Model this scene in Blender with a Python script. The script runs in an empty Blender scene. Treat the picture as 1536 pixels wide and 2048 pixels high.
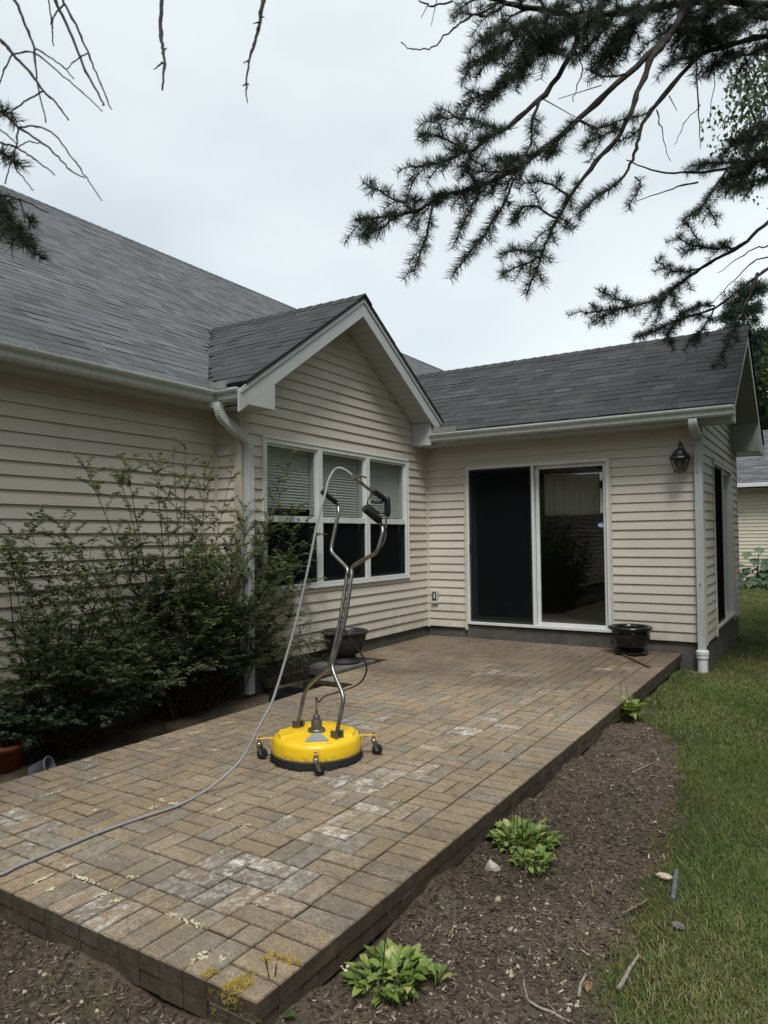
import bpy, math, random
import numpy as np
from mathutils import Vector, Matrix

random.seed(7)
rng = np.random.default_rng(11)
S = bpy.context.scene
COL = S.collection

# ------------------------------------------------------------------ camera
F, YAW, PITCH, ROLL = 1420.29, 0.559584, 0.034884, -0.010678      # focal length in pixels of the 1536x2048 photo
CAM = np.array([4.5101, -8.2719, 1.2957])
_cy, _sy = math.cos(YAW), math.sin(YAW)
_r, _f, _u = np.array([_cy, _sy, 0]), np.array([-_sy, _cy, 0]), np.array([0, 0, 1.0])
_f2 = _f * math.cos(PITCH) + _u * math.sin(PITCH)
_u2 = _u * math.cos(PITCH) - _f * math.sin(PITCH)
RX = _r * math.cos(ROLL) + _u2 * math.sin(ROLL)
UX = _u2 * math.cos(ROLL) - _r * math.sin(ROLL)
FX = _f2

cd = bpy.data.cameras.new('camera')
cam = bpy.data.objects.new('camera', cd)
COL.objects.link(cam)
cam.matrix_world = Matrix(((RX[0], UX[0], -FX[0], CAM[0]), (RX[1], UX[1], -FX[1], CAM[1]), (RX[2], UX[2], -FX[2], CAM[2]), (0, 0, 0, 1)))
cd.sensor_fit = 'AUTO'
cd.sensor_width = 36.0
cd.lens = F / 2048 * 36
cd.clip_start, cd.clip_end = 0.05, 2000
cd.dof.use_dof = True
cd.dof.focus_distance = 5.0
cd.dof.aperture_fstop = 11.0
S.camera = cam

# ------------------------------------------------------------------ sky, sun, exposure
SUN = Vector((0.34, -0.52, 1.0)).normalized()
w = bpy.data.worlds.new('World')
S.world = w
w.use_nodes = True
wn, wl = w.node_tree.nodes, w.node_tree.links
wn.clear()
wo = wn.new('ShaderNodeOutputWorld')
bg = wn.new('ShaderNodeBackground')
bg.inputs['Strength'].default_value = 0.0525
sky = wn.new('ShaderNodeTexSky')
sky.sky_type = 'NISHITA'
sky.sun_disc = False
sky.sun_elevation = math.asin(SUN.z)
sky.sun_rotation = math.atan2(SUN.x, SUN.y)
sky.air_density, sky.dust_density = 1.0, 2.0
tc = wn.new('ShaderNodeTexCoord')
mp = wn.new('ShaderNodeMapping')
mp.inputs['Scale'].default_value = (1, 1, 2.2)
nz = wn.new('ShaderNodeTexNoise')
nz.inputs['Scale'].default_value = 1.3
nz.inputs['Detail'].default_value = 5
nz.inputs['Roughness'].default_value = 0.45
cr = wn.new('ShaderNodeValToRGB')
cr.color_ramp.elements[0].position, cr.color_ramp.elements[0].color = 0.34, (0.64, 0.64, 0.64, 1)
cr.color_ramp.elements[1].position, cr.color_ramp.elements[1].color = 0.62, (0.985, 0.985, 0.985, 1)
mx = wn.new('ShaderNodeMix')
mx.data_type = 'RGBA'
mx.inputs[7].default_value = (8.5, 9.25, 9.5, 1)       # thin even cloud
wl.new(tc.outputs['Generated'], mp.inputs[0])
wl.new(mp.outputs[0], nz.inputs['Vector'])
wl.new(nz.outputs[0], cr.inputs[0])
wl.new(cr.outputs[0], mx.inputs[0])
wl.new(sky.outputs[0], mx.inputs[6])
wl.new(mx.outputs[2], bg.inputs['Color'])
wl.new(bg.outputs[0], wo.inputs[0])

sd = bpy.data.lights.new('sun', 'SUN')
sd.energy = 1.5
sd.angle = math.radians(20)
sd.color = (1.0, 0.975, 0.945)
sun = bpy.data.objects.new('sun', sd)
sun.rotation_euler = SUN.to_track_quat('Z', 'Y').to_euler()
sun.location = (10, -10, 30)
COL.objects.link(sun)

S.view_settings.view_transform = 'Standard'
S.view_settings.look = 'None'
S.view_settings.exposure = 1.06
S.view_settings.gamma = 1.0
S.view_settings.use_curve_mapping = False
S.render.engine = 'CYCLES'
S.cycles.max_bounces = 8
S.cycles.transparent_max_bounces = 24
S.cycles.use_denoising = True

# ------------------------------------------------------------------ surveying helpers: sight lines measured in the photograph, cut by a known plane or at a known distance
def ray(u, v):
    return RX * ((u - 768) / F) - UX * ((v - 1024) / F) + FX
def hit(u, v, ax, val):
    d = ray(u, v)
    i = 'xyz'.index(ax)
    return CAM + d * ((val - CAM[i]) / d[i])
def at_depth(u, v, k):
    return CAM + ray(u, v) * k
def project(P):
    P = np.asarray(P, float) - CAM
    z = P @ FX
    return np.stack([768 + F * (P @ RX) / z, 1024 - F * (P @ UX) / z, z], -1)
def seen_area(P):
    q = project(P)
    if q[:, 2].min() < 0.2: return 0.0
    c = q.mean(0)
    if not (-60 < c[0] < 1596 and -60 < c[1] < 2108): return 0.0
    x, y = q[:, 0], q[:, 1]
    return abs(float(np.sum(x * np.roll(y, -1) - y * np.roll(x, -1)))) / 2

# ------------------------------------------------------------------ materials
class NT:
    def __init__(s, name):
        s.m = bpy.data.materials.new(name)
        s.m.use_nodes = True
        s.n, s.l = s.m.node_tree.nodes, s.m.node_tree.links
        s.b = s.n['Principled BSDF']
        s.out = s.n['Material Output']
        s.geo = s.n.new('ShaderNodeNewGeometry')
        s.pos = s.geo.outputs['Position']
    def link(s, a, b):
        if hasattr(a, 'is_linked') or hasattr(a, 'links'): s.l.new(a, b)
        else: b.default_value = a
    def scale(s, v, sc):
        n = s.n.new('ShaderNodeVectorMath'); n.operation = 'MULTIPLY'
        s.link(v, n.inputs[0]); n.inputs[1].default_value = sc
        return n.outputs[0]
    def addv(s, a, b):
        n = s.n.new('ShaderNodeVectorMath'); n.operation = 'ADD'
        s.link(a, n.inputs[0]); s.link(b, n.inputs[1])
        return n.outputs[0]
    def noise(s, sc, det=3, rough=0.5, vec=None, dist=0):
        n = s.n.new('ShaderNodeTexNoise')
        n.inputs['Scale'].default_value = sc; n.inputs['Detail'].default_value = det
        n.inputs['Roughness'].default_value = rough; n.inputs['Distortion'].default_value = dist
        s.link(s.pos if vec is None else vec, n.inputs['Vector'])
        return n.outputs[0]
    def voro(s, sc, vec=None, out='Distance'):
        n = s.n.new('ShaderNodeTexVoronoi'); n.inputs['Scale'].default_value = sc
        s.link(s.pos if vec is None else vec, n.inputs['Vector'])
        return n.outputs[out]
    def ramp(s, f, stops):
        n = s.n.new('ShaderNodeValToRGB'); e = n.color_ramp.elements
        while len(e) < len(stops): e.new(0.5)
        for i, (p, c) in enumerate(stops):
            e[i].position = p
            e[i].color = (c, c, c, 1) if not hasattr(c, '__len__') else (*c, 1)
        s.link(f, n.inputs[0])
        return n.outputs[0]
    def mix(s, f, a, b, mode='MIX'):
        n = s.n.new('ShaderNodeMix'); n.data_type = 'RGBA'; n.blend_type = mode
        for v, i in ((f, 0), (a, 6), (b, 7)):
            if isinstance(v, tuple): v = (*v, 1) if len(v) == 3 else v
            s.link(v, n.inputs[i])
        return n.outputs[2]
    def math(s, op, a, b=0.0, clamp=False):
        n = s.n.new('ShaderNodeMath'); n.operation = op; n.use_clamp = clamp
        s.link(a, n.inputs[0]); s.link(b, n.inputs[1])
        return n.outputs[0]
    def attr(s, name):
        n = s.n.new('ShaderNodeAttribute'); n.attribute_name = name
        return n.outputs['Fac']
    def bump(s, h, strength=0.3, dist=0.01):
        n = s.n.new('ShaderNodeBump'); n.inputs['Strength'].default_value = strength; n.inputs['Distance'].default_value = dist
        s.link(h, n.inputs['Height']); s.l.new(n.outputs[0], s.b.inputs['Normal'])
    def base(s, c, rough=0.6, spec=0.5, metal=0.0):
        if isinstance(c, tuple): c = (*c, 1)
        s.link(c, s.b.inputs['Base Color']); s.link(rough, s.b.inputs['Roughness'])
        s.b.inputs['Specular IOR Level'].default_value = spec; s.b.inputs['Metallic'].default_value = metal
        return s.m

def plain(name, c, rough=0.5, spec=0.5, metal=0.0, var=0.12, sc=18, bump=0.0):
    t = NT(name)
    n = t.noise(sc, 4)
    col = t.mix(1.0, c, t.ramp(n, [(0.3, 1 - var), (0.7, 1.0)]), 'MULTIPLY')
    if bump: t.bump(t.noise(sc * 6, 3), bump, 0.004)
    return t.base(col, t.ramp(n, [(0.3, max(0.02, rough - 0.08)), (0.7, min(1, rough + 0.08))]), spec, metal)

M = {}
def mk_siding(name, c):
    t = NT(name)
    p = t.scale(t.pos, (0.6, 0.6, 9))
    streak = t.noise(3.0, 4, 0.55, t.scale(t.pos, (3, 3, 0.5)))
    blot = t.noise(1.3, 4, 0.6)
    tint = t.attr('tint')
    c1 = t.mix(t.ramp(blot, [(0.35, 0.0), (0.7, 0.35)]), c, (c[0] * 0.86, c[1] * 0.87, c[2] * 0.84))
    c2 = t.mix(t.ramp(streak, [(0.52, 0.0), (0.8, 0.4)]), c1, (c[0] * 0.72, c[1] * 0.75, c[2] * 0.70))
    c3 = t.mix(1.0, c2, t.ramp(tint, [(0.0, 0.93), (1.0, 1.0)]), 'MULTIPLY')
    sep = t.n.new('ShaderNodeSeparateXYZ'); t.l.new(t.pos, sep.inputs[0])
    low = t.ramp(sep.outputs['Z'], [(0.10, 0.75), (0.55, 0.0)])                 # splash dirt near the ground
    c3 = t.mix(t.math('MULTIPLY', low, t.ramp(t.noise(7, 5, 0.7), [(0.35, 0.05), (0.7, 0.9)])), c3, (0.27, 0.24, 0.18))
    al = t.ramp(t.noise(2.3, 5, 0.7, t.addv(t.pos, (5.0, 2.0, 8.0))), [(0.55, 0.0), (0.78, 0.35)])
    c3 = t.mix(al, c3, (0.33, 0.34, 0.25))
    grain = t.noise(26, 5, 0.6, t.scale(t.pos, (1.2, 1.2, 22)))
    t.bump(grain, 0.10, 0.003)
    return t.base(c3, 0.52, 0.4)
M['siding'] = mk_siding('vinyl_siding', (0.60, 0.549, 0.477))
M['siding_n'] = mk_siding('neighbour_siding', (0.62, 0.57, 0.46))
M['trim'] = plain('white_vinyl', (0.66, 0.68, 0.66), 0.4, var=0.10, sc=6)
M['tan'] = plain('tan_trim', (0.56, 0.51, 0.43), 0.45, var=0.08, sc=6)
M['fascia'] = plain('fascia_metal', (0.46, 0.48, 0.48), 0.4, var=0.14, sc=4)
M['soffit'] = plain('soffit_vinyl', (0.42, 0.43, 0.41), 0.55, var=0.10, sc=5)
def mk_gutter():
    t = NT('gutter_aluminium')
    n = t.noise(2.5, 4)
    dr = t.noise(9, 4, 0.6, t.scale(t.pos, (3, 3, 0.35)))
    c = t.mix(t.ramp(dr, [(0.45, 0.0), (0.75, 0.55)]), (0.50, 0.52, 0.51), (0.27, 0.30, 0.27))
    return t.base(t.mix(t.ramp(n, [(0.4, 0.0), (0.7, 0.3)]), c, (0.38, 0.40, 0.38)), 0.38, 0.5)
M['gutter'] = mk_gutter()
M['flash'] = plain('flashing_metal', (0.42, 0.43, 0.42), 0.42, 0.5, 0.55, 0.25, 14)
def mk_shingle(name, a, b, c):
    t = NT(name)
    tint = t.attr('tint')
    gr = t.noise(420, 2, 0.7)
    mid = t.noise(9, 5, 0.7)
    big = t.noise(0.9, 4, 0.6)
    col = t.ramp(tint, [(0.0, a), (0.45, b), (1.0, c)])
    col = t.mix(1.0, col, t.ramp(gr, [(0.3, 0.66), (0.7, 1.25)]), 'MULTIPLY')
    col = t.mix(1.0, col, t.ramp(mid, [(0.3, 0.82), (0.7, 1.12)]), 'MULTIPLY')
    col = t.mix(t.ramp(big, [(0.45, 0.0), (0.75, 0.3)]), col, (a[0] * 0.9, a[1] * 1.0, a[2] * 0.8))
    t.bump(gr, 0.35, 0.004)
    return t.base(col, 0.9, 0.25)
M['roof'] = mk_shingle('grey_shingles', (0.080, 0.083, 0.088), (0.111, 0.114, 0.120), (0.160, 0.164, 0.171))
M['roof_shaded'] = mk_shingle('shaded_shingles', (0.036, 0.0375, 0.039), (0.050, 0.0515, 0.053), (0.076, 0.077, 0.077))  # grey shingles darkened for bump and wing roofs; their shade put into colour
def mk_concrete():
    t = NT('foundation_concrete')
    n = t.noise(3, 5, 0.65)
    c = t.ramp(n, [(0.3, (0.055, 0.053, 0.047)), (0.7, (0.13, 0.125, 0.11))])
    t.bump(t.noise(60, 4), 0.3, 0.006)
    return t.base(c, 0.85, 0.2)
M['concrete'] = mk_concrete()

def mk_paver():
    t = NT('concrete_paver')
    tint, eff = t.attr('tint'), t.attr('eff')
    col = t.ramp(tint, [(0.0, (0.205, 0.174, 0.130)), (0.22, (0.240, 0.190, 0.128)), (0.45, (0.285, 0.212, 0.132)), (0.65, (0.318, 0.240, 0.152)), (0.82, (0.250, 0.208, 0.150)), (1.0, (0.225, 0.198, 0.156))])
    bl = t.noise(11, 4, 0.6)
    col = t.mix(t.ramp(bl, [(0.40, 0.0), (0.62, 0.75)]), col, t.mix(1.0, col, (0.74, 0.77, 0.80), 'MULTIPLY'))
    bl2 = t.noise(5.5, 3, 0.5, t.addv(t.pos, (7.0, 3.0, 0.0)))
    col = t.mix(t.ramp(bl2, [(0.5, 0.0), (0.72, 0.55)]), col, (0.34, 0.235, 0.135))
    big = t.noise(0.75, 3, 0.5)
    col = t.mix(1.0, col, t.ramp(big, [(0.3, 0.72), (0.65, 1.08)]), 'MULTIPLY')
    fine = t.noise(170, 3, 0.75)
    col = t.mix(1.0, col, t.ramp(fine, [(0.32, 0.62), (0.5, 1.08), (0.68, 1.6)]), 'MULTIPLY')
    sp = t.voro(190)
    spk = t.ramp(sp, [(0.16, 1.0), (0.30, 0.0)])
    spn = t.ramp(t.noise(70, 2), [(0.42, 0.0), (0.58, 1.0)])
    col = t.mix(t.math('MULTIPLY', t.math('MULTIPLY', spk, spn), 0.8), col, (0.56, 0.51, 0.43))
    # lime bloom: only where a paver carries it, broken by noise
    e1 = t.noise(19, 6, 0.66, t.scale(t.pos, (1.1, 0.7, 1)), 0.6)
    e2 = t.noise(60, 4, 0.7)
    e = t.math('MULTIPLY', eff, t.ramp(t.math('ADD', t.math('MULTIPLY', e1, 0.7), t.math('MULTIPLY', e2, 0.3)), [(0.475, 0.0), (0.60, 1.0)]), True)
    col = t.mix(e, col, (0.70, 0.68, 0.64))
    gen = t.math('MULTIPLY', t.ramp(t.noise(2.6, 5, 0.7), [(0.46, 0.0), (0.62, 0.9)]), t.ramp(t.noise(75, 4, 0.8), [(0.50, 0.0), (0.62, 1.0)]))
    col = t.mix(t.math('MULTIPLY', gen, 0.7), col, (0.52, 0.47, 0.38))
    # washed part by the house still damp
    px = t.n.new('ShaderNodeSeparateXYZ'); t.l.new(t.pos, px.inputs[0])
    wet = t.math('ADD', t.math('MULTIPLY', px.outputs['Y'], 0.22), t.math('MULTIPLY', t.noise(1.1, 4, 0.6), 1.6))
    wet = t.ramp(wet, [(0.10, 0.0), (0.55, 1.0)])
    col = t.mix(t.math('MULTIPLY', wet, 0.85), col, t.mix(1.0, col, (0.56, 0.54, 0.53), 'MULTIPLY'))
    # grime gathered in the pores
    grime = t.ramp(t.noise(34, 5, 0.75), [(0.46, 0.0), (0.64, 0.48)])
    col = t.mix(grime, col, (0.10, 0.082, 0.056))
    # sides carry soil
    sep = t.n.new('ShaderNodeSeparateXYZ'); t.l.new(t.geo.outputs['True Normal'], sep.inputs[0])
    side = t.math('LESS_THAN', sep.outputs['Z'], 0.5)
    col = t.mix(t.math('MULTIPLY', side, 0.90), col, t.ramp(t.noise(16, 5, 0.65), [(0.32, (0.022, 0.017, 0.012)), (0.55, (0.052, 0.039, 0.026)), (0.75, (0.105, 0.078, 0.050))]))
    worn = t.math('SUBTRACT', t.math('LESS_THAN', sep.outputs['Z'], 0.88), side)      # soil sits on the rounded edges
    col = t.mix(t.math('MULTIPLY', worn, t.ramp(t.noise(27, 3), [(0.35, 0.10), (0.65, 0.70)])), col, (0.075, 0.059, 0.041))
    t.bump(t.math('ADD', fine, t.math('MULTIPLY', bl, 0.6)), 0.55, 0.006)
    return t.base(col, t.math('SUBTRACT', 0.9, t.math('MULTIPLY', wet, 0.38)), 0.35)
M['paver'] = mk_paver()
def mk_soil():
    t = NT('soil')
    n, f2 = t.noise(2.2, 5, 0.65), t.noise(48, 5, 0.75)
    c = t.ramp(n, [(0.3, (0.075, 0.058, 0.044)), (0.55, (0.112, 0.087, 0.064)), (0.75, (0.178, 0.142, 0.097))])
    c = t.mix(1.0, c, t.ramp(f2, [(0.3, 0.45), (0.7, 1.45)]), 'MULTIPLY')
    moss = t.math('MULTIPLY', t.ramp(t.noise(3.1, 4, 0.6, t.addv(t.pos, (3.0, 9.0, 0.0))), [(0.55, 0.0), (0.68, 0.7)]), t.ramp(f2, [(0.35, 0.2), (0.6, 1.0)]))
    c = t.mix(moss, c, (0.075, 0.078, 0.026))
    t.bump(t.math('ADD', f2, t.math('MULTIPLY', t.noise(9, 4), 1.5)), 0.8, 0.02)
    return t.base(c, 0.95, 0.15)
M['soil'] = mk_soil()
def mk_joint():
    t = NT('joint_sand')
    c = t.ramp(t.noise(30, 4, 0.7), [(0.3, (0.014, 0.011, 0.008)), (0.62, (0.034, 0.027, 0.018)), (0.78, (0.15, 0.125, 0.085))])
    return t.base(c, 0.95, 0.1)
M['joint'] = mk_joint()
def mk_lawn():
    t = NT('lawn_ground')
    n, f2 = t.noise(1.3, 5, 0.6), t.noise(90, 4, 0.8)
    c = t.ramp(n, [(0.35, (0.055, 0.066, 0.026)), (0.6, (0.080, 0.082, 0.034)), (0.75, (0.130, 0.110, 0.056))])
    c = t.mix(1.0, c, t.ramp(f2, [(0.3, 0.45), (0.7, 1.4)]), 'MULTIPLY')
    t.bump(f2, 0.8, 0.03)
    return t.base(c, 0.95, 0.1)
M['lawn'] = mk_lawn()
def mk_leaf(name, stops, rough=0.5, trans=0.35, spec=0.35):
    t = NT(name)
    c = t.ramp(t.attr('tint'), stops)
    c = t.mix(1.0, c, t.ramp(t.noise(35, 3), [(0.3, 0.75), (0.7, 1.15)]), 'MULTIPLY')
    t.base(c, rough, spec)
    if trans:
        tr = t.n.new('ShaderNodeBsdfTranslucent')
        t.l.new(t.mix(1.0, c, (1.25, 1.3, 0.6), 'MULTIPLY'), tr.inputs['Color'])
        ms = t.n.new('ShaderNodeMixShader'); ms.inputs[0].default_value = trans
        t.l.new(t.b.outputs[0], ms.inputs[1]); t.l.new(tr.outputs[0], ms.inputs[2])
        t.l.new(ms.outputs[0], t.out.inputs['Surface'])
    return t.m
M['grass'] = mk_leaf('grass_blade', [(0.0, (0.075, 0.120, 0.034)), (0.45, (0.130, 0.182, 0.052)), (0.72, (0.220, 0.225, 0.085)), (0.88, (0.31, 0.265, 0.135)), (1.0, (0.44, 0.37, 0.23))], 0.6, 0.3, 0.2)
M['shrub_leaf'] = mk_leaf('shrub_leaf', [(0.0, (0.080, 0.108, 0.068)), (0.6, (0.150, 0.188, 0.110)), (0.9, (0.25, 0.275, 0.160)), (1.0, (0.35, 0.33, 0.20))], 0.36, 0.45, 0.6)
M['rose_leaf'] = mk_leaf('broad_shrub_leaf', [(0.0, (0.046, 0.080, 0.050)), (0.6, (0.085, 0.130, 0.074)), (1.0, (0.16, 0.205, 0.10))], 0.4, 0.2)
M['hosta_leaf'] = mk_leaf('hosta_leaf', [(0.0, (0.085, 0.150, 0.034)), (0.5, (0.175, 0.255, 0.056)), (0.85, (0.275, 0.345, 0.090)), (1.0, (0.45, 0.44, 0.18))], 0.38, 0.3)
M['tree_leaf'] = mk_leaf('tree_leaf', [(0.0, (0.040, 0.078, 0.018)), (0.5, (0.075, 0.130, 0.030)), (1.0, (0.150, 0.200, 0.050))], 0.5, 0.35)
M['needle'] = mk_leaf('spruce_needle', [(0.0, (0.034, 0.050, 0.042)), (0.6, (0.060, 0.082, 0.064)), (1.0, (0.11, 0.125, 0.080))], 0.45, 0.2)
M['pine_needle'] = mk_leaf('pine_needle', [(0.0, (0.022, 0.048, 0.034)), (1.0, (0.050, 0.088, 0.056))], 0.55, 0.15)
M['moss'] = mk_leaf('dry_moss', [(0.0, (0.22, 0.15, 0.030)), (0.6, (0.50, 0.37, 0.085)), (1.0, (0.62, 0.53, 0.22))], 0.8, 0.2, 0.1)
M['greenmoss'] = mk_leaf('green_moss', [(0.0, (0.075, 0.075, 0.016)), (0.6, (0.17, 0.155, 0.034)), (1.0, (0.27, 0.225, 0.06))], 0.9, 0.15, 0.1)
M['lichen'] = plain('lichen_crust', (0.66, 0.61, 0.44), 0.95, 0.1, var=0.35, sc=60, bump=0.4)
def mk_bark(name, a, b):
    t = NT(name)
    n = t.noise(45, 4, 0.7)
    t.bump(n, 0.7, 0.006)
    return t.base(t.ramp(n, [(0.3, a), (0.7, b)]), 0.9, 0.2)
M['bark'] = mk_bark('spruce_bark', (0.022, 0.019, 0.017), (0.062, 0.054, 0.047))
M['stem'] = mk_bark('shrub_stem', (0.020, 0.016, 0.011), (0.060, 0.046, 0.032))
M['stalk'] = mk_bark('dry_stalk', (0.10, 0.085, 0.045), (0.30, 0.25, 0.15))
M['stickwood'] = mk_bark('weathered_stick', (0.14, 0.12, 0.095), (0.36, 0.32, 0.27))
M['lath'] = mk_bark('brown_lath', (0.075, 0.045, 0.024), (0.17, 0.105, 0.055))
def mk_chip():
    t = NT('mulch_chip')
    c = t.ramp(t.attr('tint'), [(0.0, (0.030, 0.022, 0.017)), (0.4, (0.092, 0.070, 0.054)), (0.7, (0.18, 0.140, 0.106)), (0.9, (0.27, 0.22, 0.17)), (1.0, (0.46, 0.40, 0.32))])
    return t.base(t.mix(1.0, c, t.ramp(t.noise(120, 3), [(0.3, 0.7), (0.7, 1.2)]), 'MULTIPLY'), 0.9, 0.2)
M['chip'] = mk_chip()
M['stone'] = plain('pale_stone', (0.56, 0.51, 0.43), 0.9, 0.2, var=0.45, sc=45, bump=0.6)
M['stone2'] = plain('buff_stone', (0.46, 0.40, 0.30), 0.9, 0.2, var=0.3, sc=30, bump=0.4)
def mk_glass(name, tint, base=0.0):
    t = NT(name)
    t.n.remove(t.b)
    fr = t.n.new('ShaderNodeFresnel'); fr.inputs['IOR'].default_value = 1.5
    gl = t.n.new('ShaderNodeBsdfGlossy'); gl.inputs['Roughness'].default_value = 0.015
    gl.inputs['Color'].default_value = (0.9, 0.92, 0.92, 1)
    tr = t.n.new('ShaderNodeBsdfTransparent'); tr.inputs['Color'].default_value = (*tint, 1)
    ms = t.n.new('ShaderNodeMixShader')
    front = t.math('SUBTRACT', 1.0, t.geo.outputs['Backfacing'])      # one reflection per sheet of glass
    f = t.math('MULTIPLY', t.math('ADD', t.math('MULTIPLY', fr.outputs[0], 1.5), base, True), front)
    t.l.new(f, ms.inputs[0]); t.l.new(tr.outputs[0], ms.inputs[1]); t.l.new(gl.outputs[0], ms.inputs[2])
    t.l.new(ms.outputs[0], t.out.inputs['Surface'])
    return t.m
M['glass'] = mk_glass('window_glass', (0.86, 0.88, 0.87))
def mk_screen():
    t = NT('insect_screen')
    t.n.remove(t.b)
    df = t.n.new('ShaderNodeBsdfDiffuse'); df.inputs['Color'].default_value = (0.012, 0.013, 0.0145, 1)
    tr = t.n.new('ShaderNodeBsdfTransparent'); tr.inputs['Color'].default_value = (0.8, 0.8, 0.8, 1)
    ms = t.n.new('ShaderNodeMixShader'); ms.inputs[0].default_value = 0.55
    t.l.new(tr.outputs[0], ms.inputs[1]); t.l.new(df.outputs[0], ms.inputs[2])
    t.l.new(ms.outputs[0], t.out.inputs['Surface'])
    return t.m
M['screen'] = mk_screen()
M['screenframe'] = plain('dark_screen_frame', (0.030, 0.034, 0.034), 0.4)
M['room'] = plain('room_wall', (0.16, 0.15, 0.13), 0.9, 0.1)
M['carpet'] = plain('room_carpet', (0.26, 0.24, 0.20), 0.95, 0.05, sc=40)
M['blind'] = plain('blind_slat', (0.72, 0.73, 0.69), 0.5, 0.4, var=0.06)
def mk_curtain():
    t = NT('curtain_cloth')
    t.base((0.55, 0.52, 0.42), 0.9, 0.1)
    tr = t.n.new('ShaderNodeBsdfTranslucent'); tr.inputs['Color'].default_value = (0.66, 0.62, 0.48, 1)
    ms = t.n.new('ShaderNodeMixShader'); ms.inputs[0].default_value = 0.3
    t.l.new(t.b.outputs[0], ms.inputs[1]); t.l.new(tr.outputs[0], ms.inputs[2])
    t.l.new(ms.outputs[0], t.out.inputs['Surface'])
    return t.m
M['curtain'] = mk_curtain()
M['black'] = plain('black_plastic', (0.014, 0.014, 0.016), 0.42, var=0.2)
M['rubber'] = plain('black_rubber', (0.018, 0.018, 0.018), 0.75, 0.3, var=0.3, bump=0.3)
def mk_yellow():
    t = NT('yellow_plastic')
    c = t.mix(t.ramp(t.noise(7, 4), [(0.4, 0.0), (0.7, 0.5)]), (0.80, 0.53, 0.012), (0.72, 0.43, 0.010))
    sp = t.math('MULTIPLY', t.ramp(t.noise(95, 3, 0.7), [(0.62, 0.0), (0.70, 1.0)]), t.ramp(t.noise(9, 3), [(0.45, 0.0), (0.6, 1.0)]))
    sep = t.n.new('ShaderNodeSeparateXYZ'); t.l.new(t.pos, sep.inputs[0])
    mud = t.math('MULTIPLY', t.ramp(sep.outputs['Z'], [(0.045, 0.75), (0.085, 0.0)]), t.ramp(t.noise(38, 5, 0.7), [(0.42, 0.0), (0.62, 1.0)]))
    c = t.mix(t.math('MAXIMUM', t.math('MULTIPLY', sp, 0.75), mud), c, (0.10, 0.075, 0.04))
    return t.base(c, t.ramp(t.noise(20, 4), [(0.3, 0.28), (0.7, 0.5)]), 0.5)
M['yellow'] = mk_yellow()
M['armyel'] = plain('painted_arm', (0.72, 0.42, 0.07), 0.4, 0.5, var=0.2, sc=25)
M['steel'] = plain('dull_steel', (0.30, 0.29, 0.27), 0.34, 0.5, 0.9, 0.30, 30)
M['castmetal'] = plain('cast_metal', (0.20, 0.195, 0.18), 0.45, 0.5, 0.75, 0.3, 40)
M['chrome'] = plain('bright_zinc', (0.55, 0.53, 0.50), 0.28, 0.5, 1.0, 0.2, 30)
M['brass'] = plain('worn_brass', (0.40, 0.32, 0.22), 0.42, 0.5, 0.8, 0.4, 60)
M['hose'] = plain('grey_hose', (0.29, 0.29, 0.30), 0.5, 0.4, var=0.15, sc=25)
M['blackhose'] = plain('black_hose', (0.026, 0.020, 0.020), 0.45, 0.4, var=0.2)
def mk_decal():
    t = NT('warning_decal')
    sep = t.n.new('ShaderNodeSeparateXYZ'); t.l.new(t.scale(t.pos, (1, 1, 1)), sep.inputs[0])
    wv = t.n.new('ShaderNodeTexWave'); wv.inputs['Scale'].default_value = 26; wv.inputs['Distortion'].default_value = 1.2; wv.inputs['Detail'].default_value = 3
    wv.bands_direction = 'Y'
    t.l.new(t.pos, wv.inputs['Vector'])
    c = t.ramp(wv.outputs[0], [(0.35, (0.10, 0.12, 0.13)), (0.6, (0.42, 0.46, 0.47))])
    return t.base(c, 0.35)
M['decal'] = mk_decal()
M['pot'] = plain('charcoal_pot', (0.030, 0.027, 0.026), 0.62, 0.4, var=0.35, sc=10)
M['glaze'] = plain('black_glaze', (0.010, 0.009, 0.010), 0.13, 0.6, var=0.3, sc=8)
M['terracotta'] = plain('terracotta', (0.26, 0.085, 0.040), 0.85, 0.2, var=0.35, sc=12)
M['redpot'] = plain('red_glazed_pot', (0.16, 0.022, 0.015), 0.5, 0.4, var=0.3, sc=12)
M['greypot'] = plain('grey_plastic', (0.12, 0.13, 0.15), 0.5, var=0.2)
M['lamp'] = plain('black_lantern_metal', (0.022, 0.021, 0.022), 0.34, 0.5, 0.3, 0.3, 30)
M['lampglass'] = mk_glass('lantern_glass', (0.72, 0.72, 0.70), 0.08)
M['bulb'] = plain('bulb_white', (0.7, 0.68, 0.62), 0.4)
M['timber'] = plain('old_timber', (0.115, 0.095, 0.068), 0.9, 0.2, var=0.4, sc=9, bump=0.5)
M['slab'] = plain('stone_slab', (0.15, 0.145, 0.13), 0.9, 0.2, var=0.35, sc=9, bump=0.5)
M['blue'] = plain('sticker_blue', (0.16, 0.22, 0.42), 0.4, var=0.05)
M['brownleaf'] = mk_leaf('fallen_leaf', [(0.0, (0.14, 0.070, 0.034)), (1.0, (0.34, 0.21, 0.11))], 0.7, 0.15)
M['pipe'] = plain('grey_drain_pipe', (0.11, 0.125, 0.15), 0.5, var=0.25, sc=30)
M['ivory'] = plain('outlet_box', (0.44, 0.41, 0.34), 0.5, var=0.1)

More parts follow.
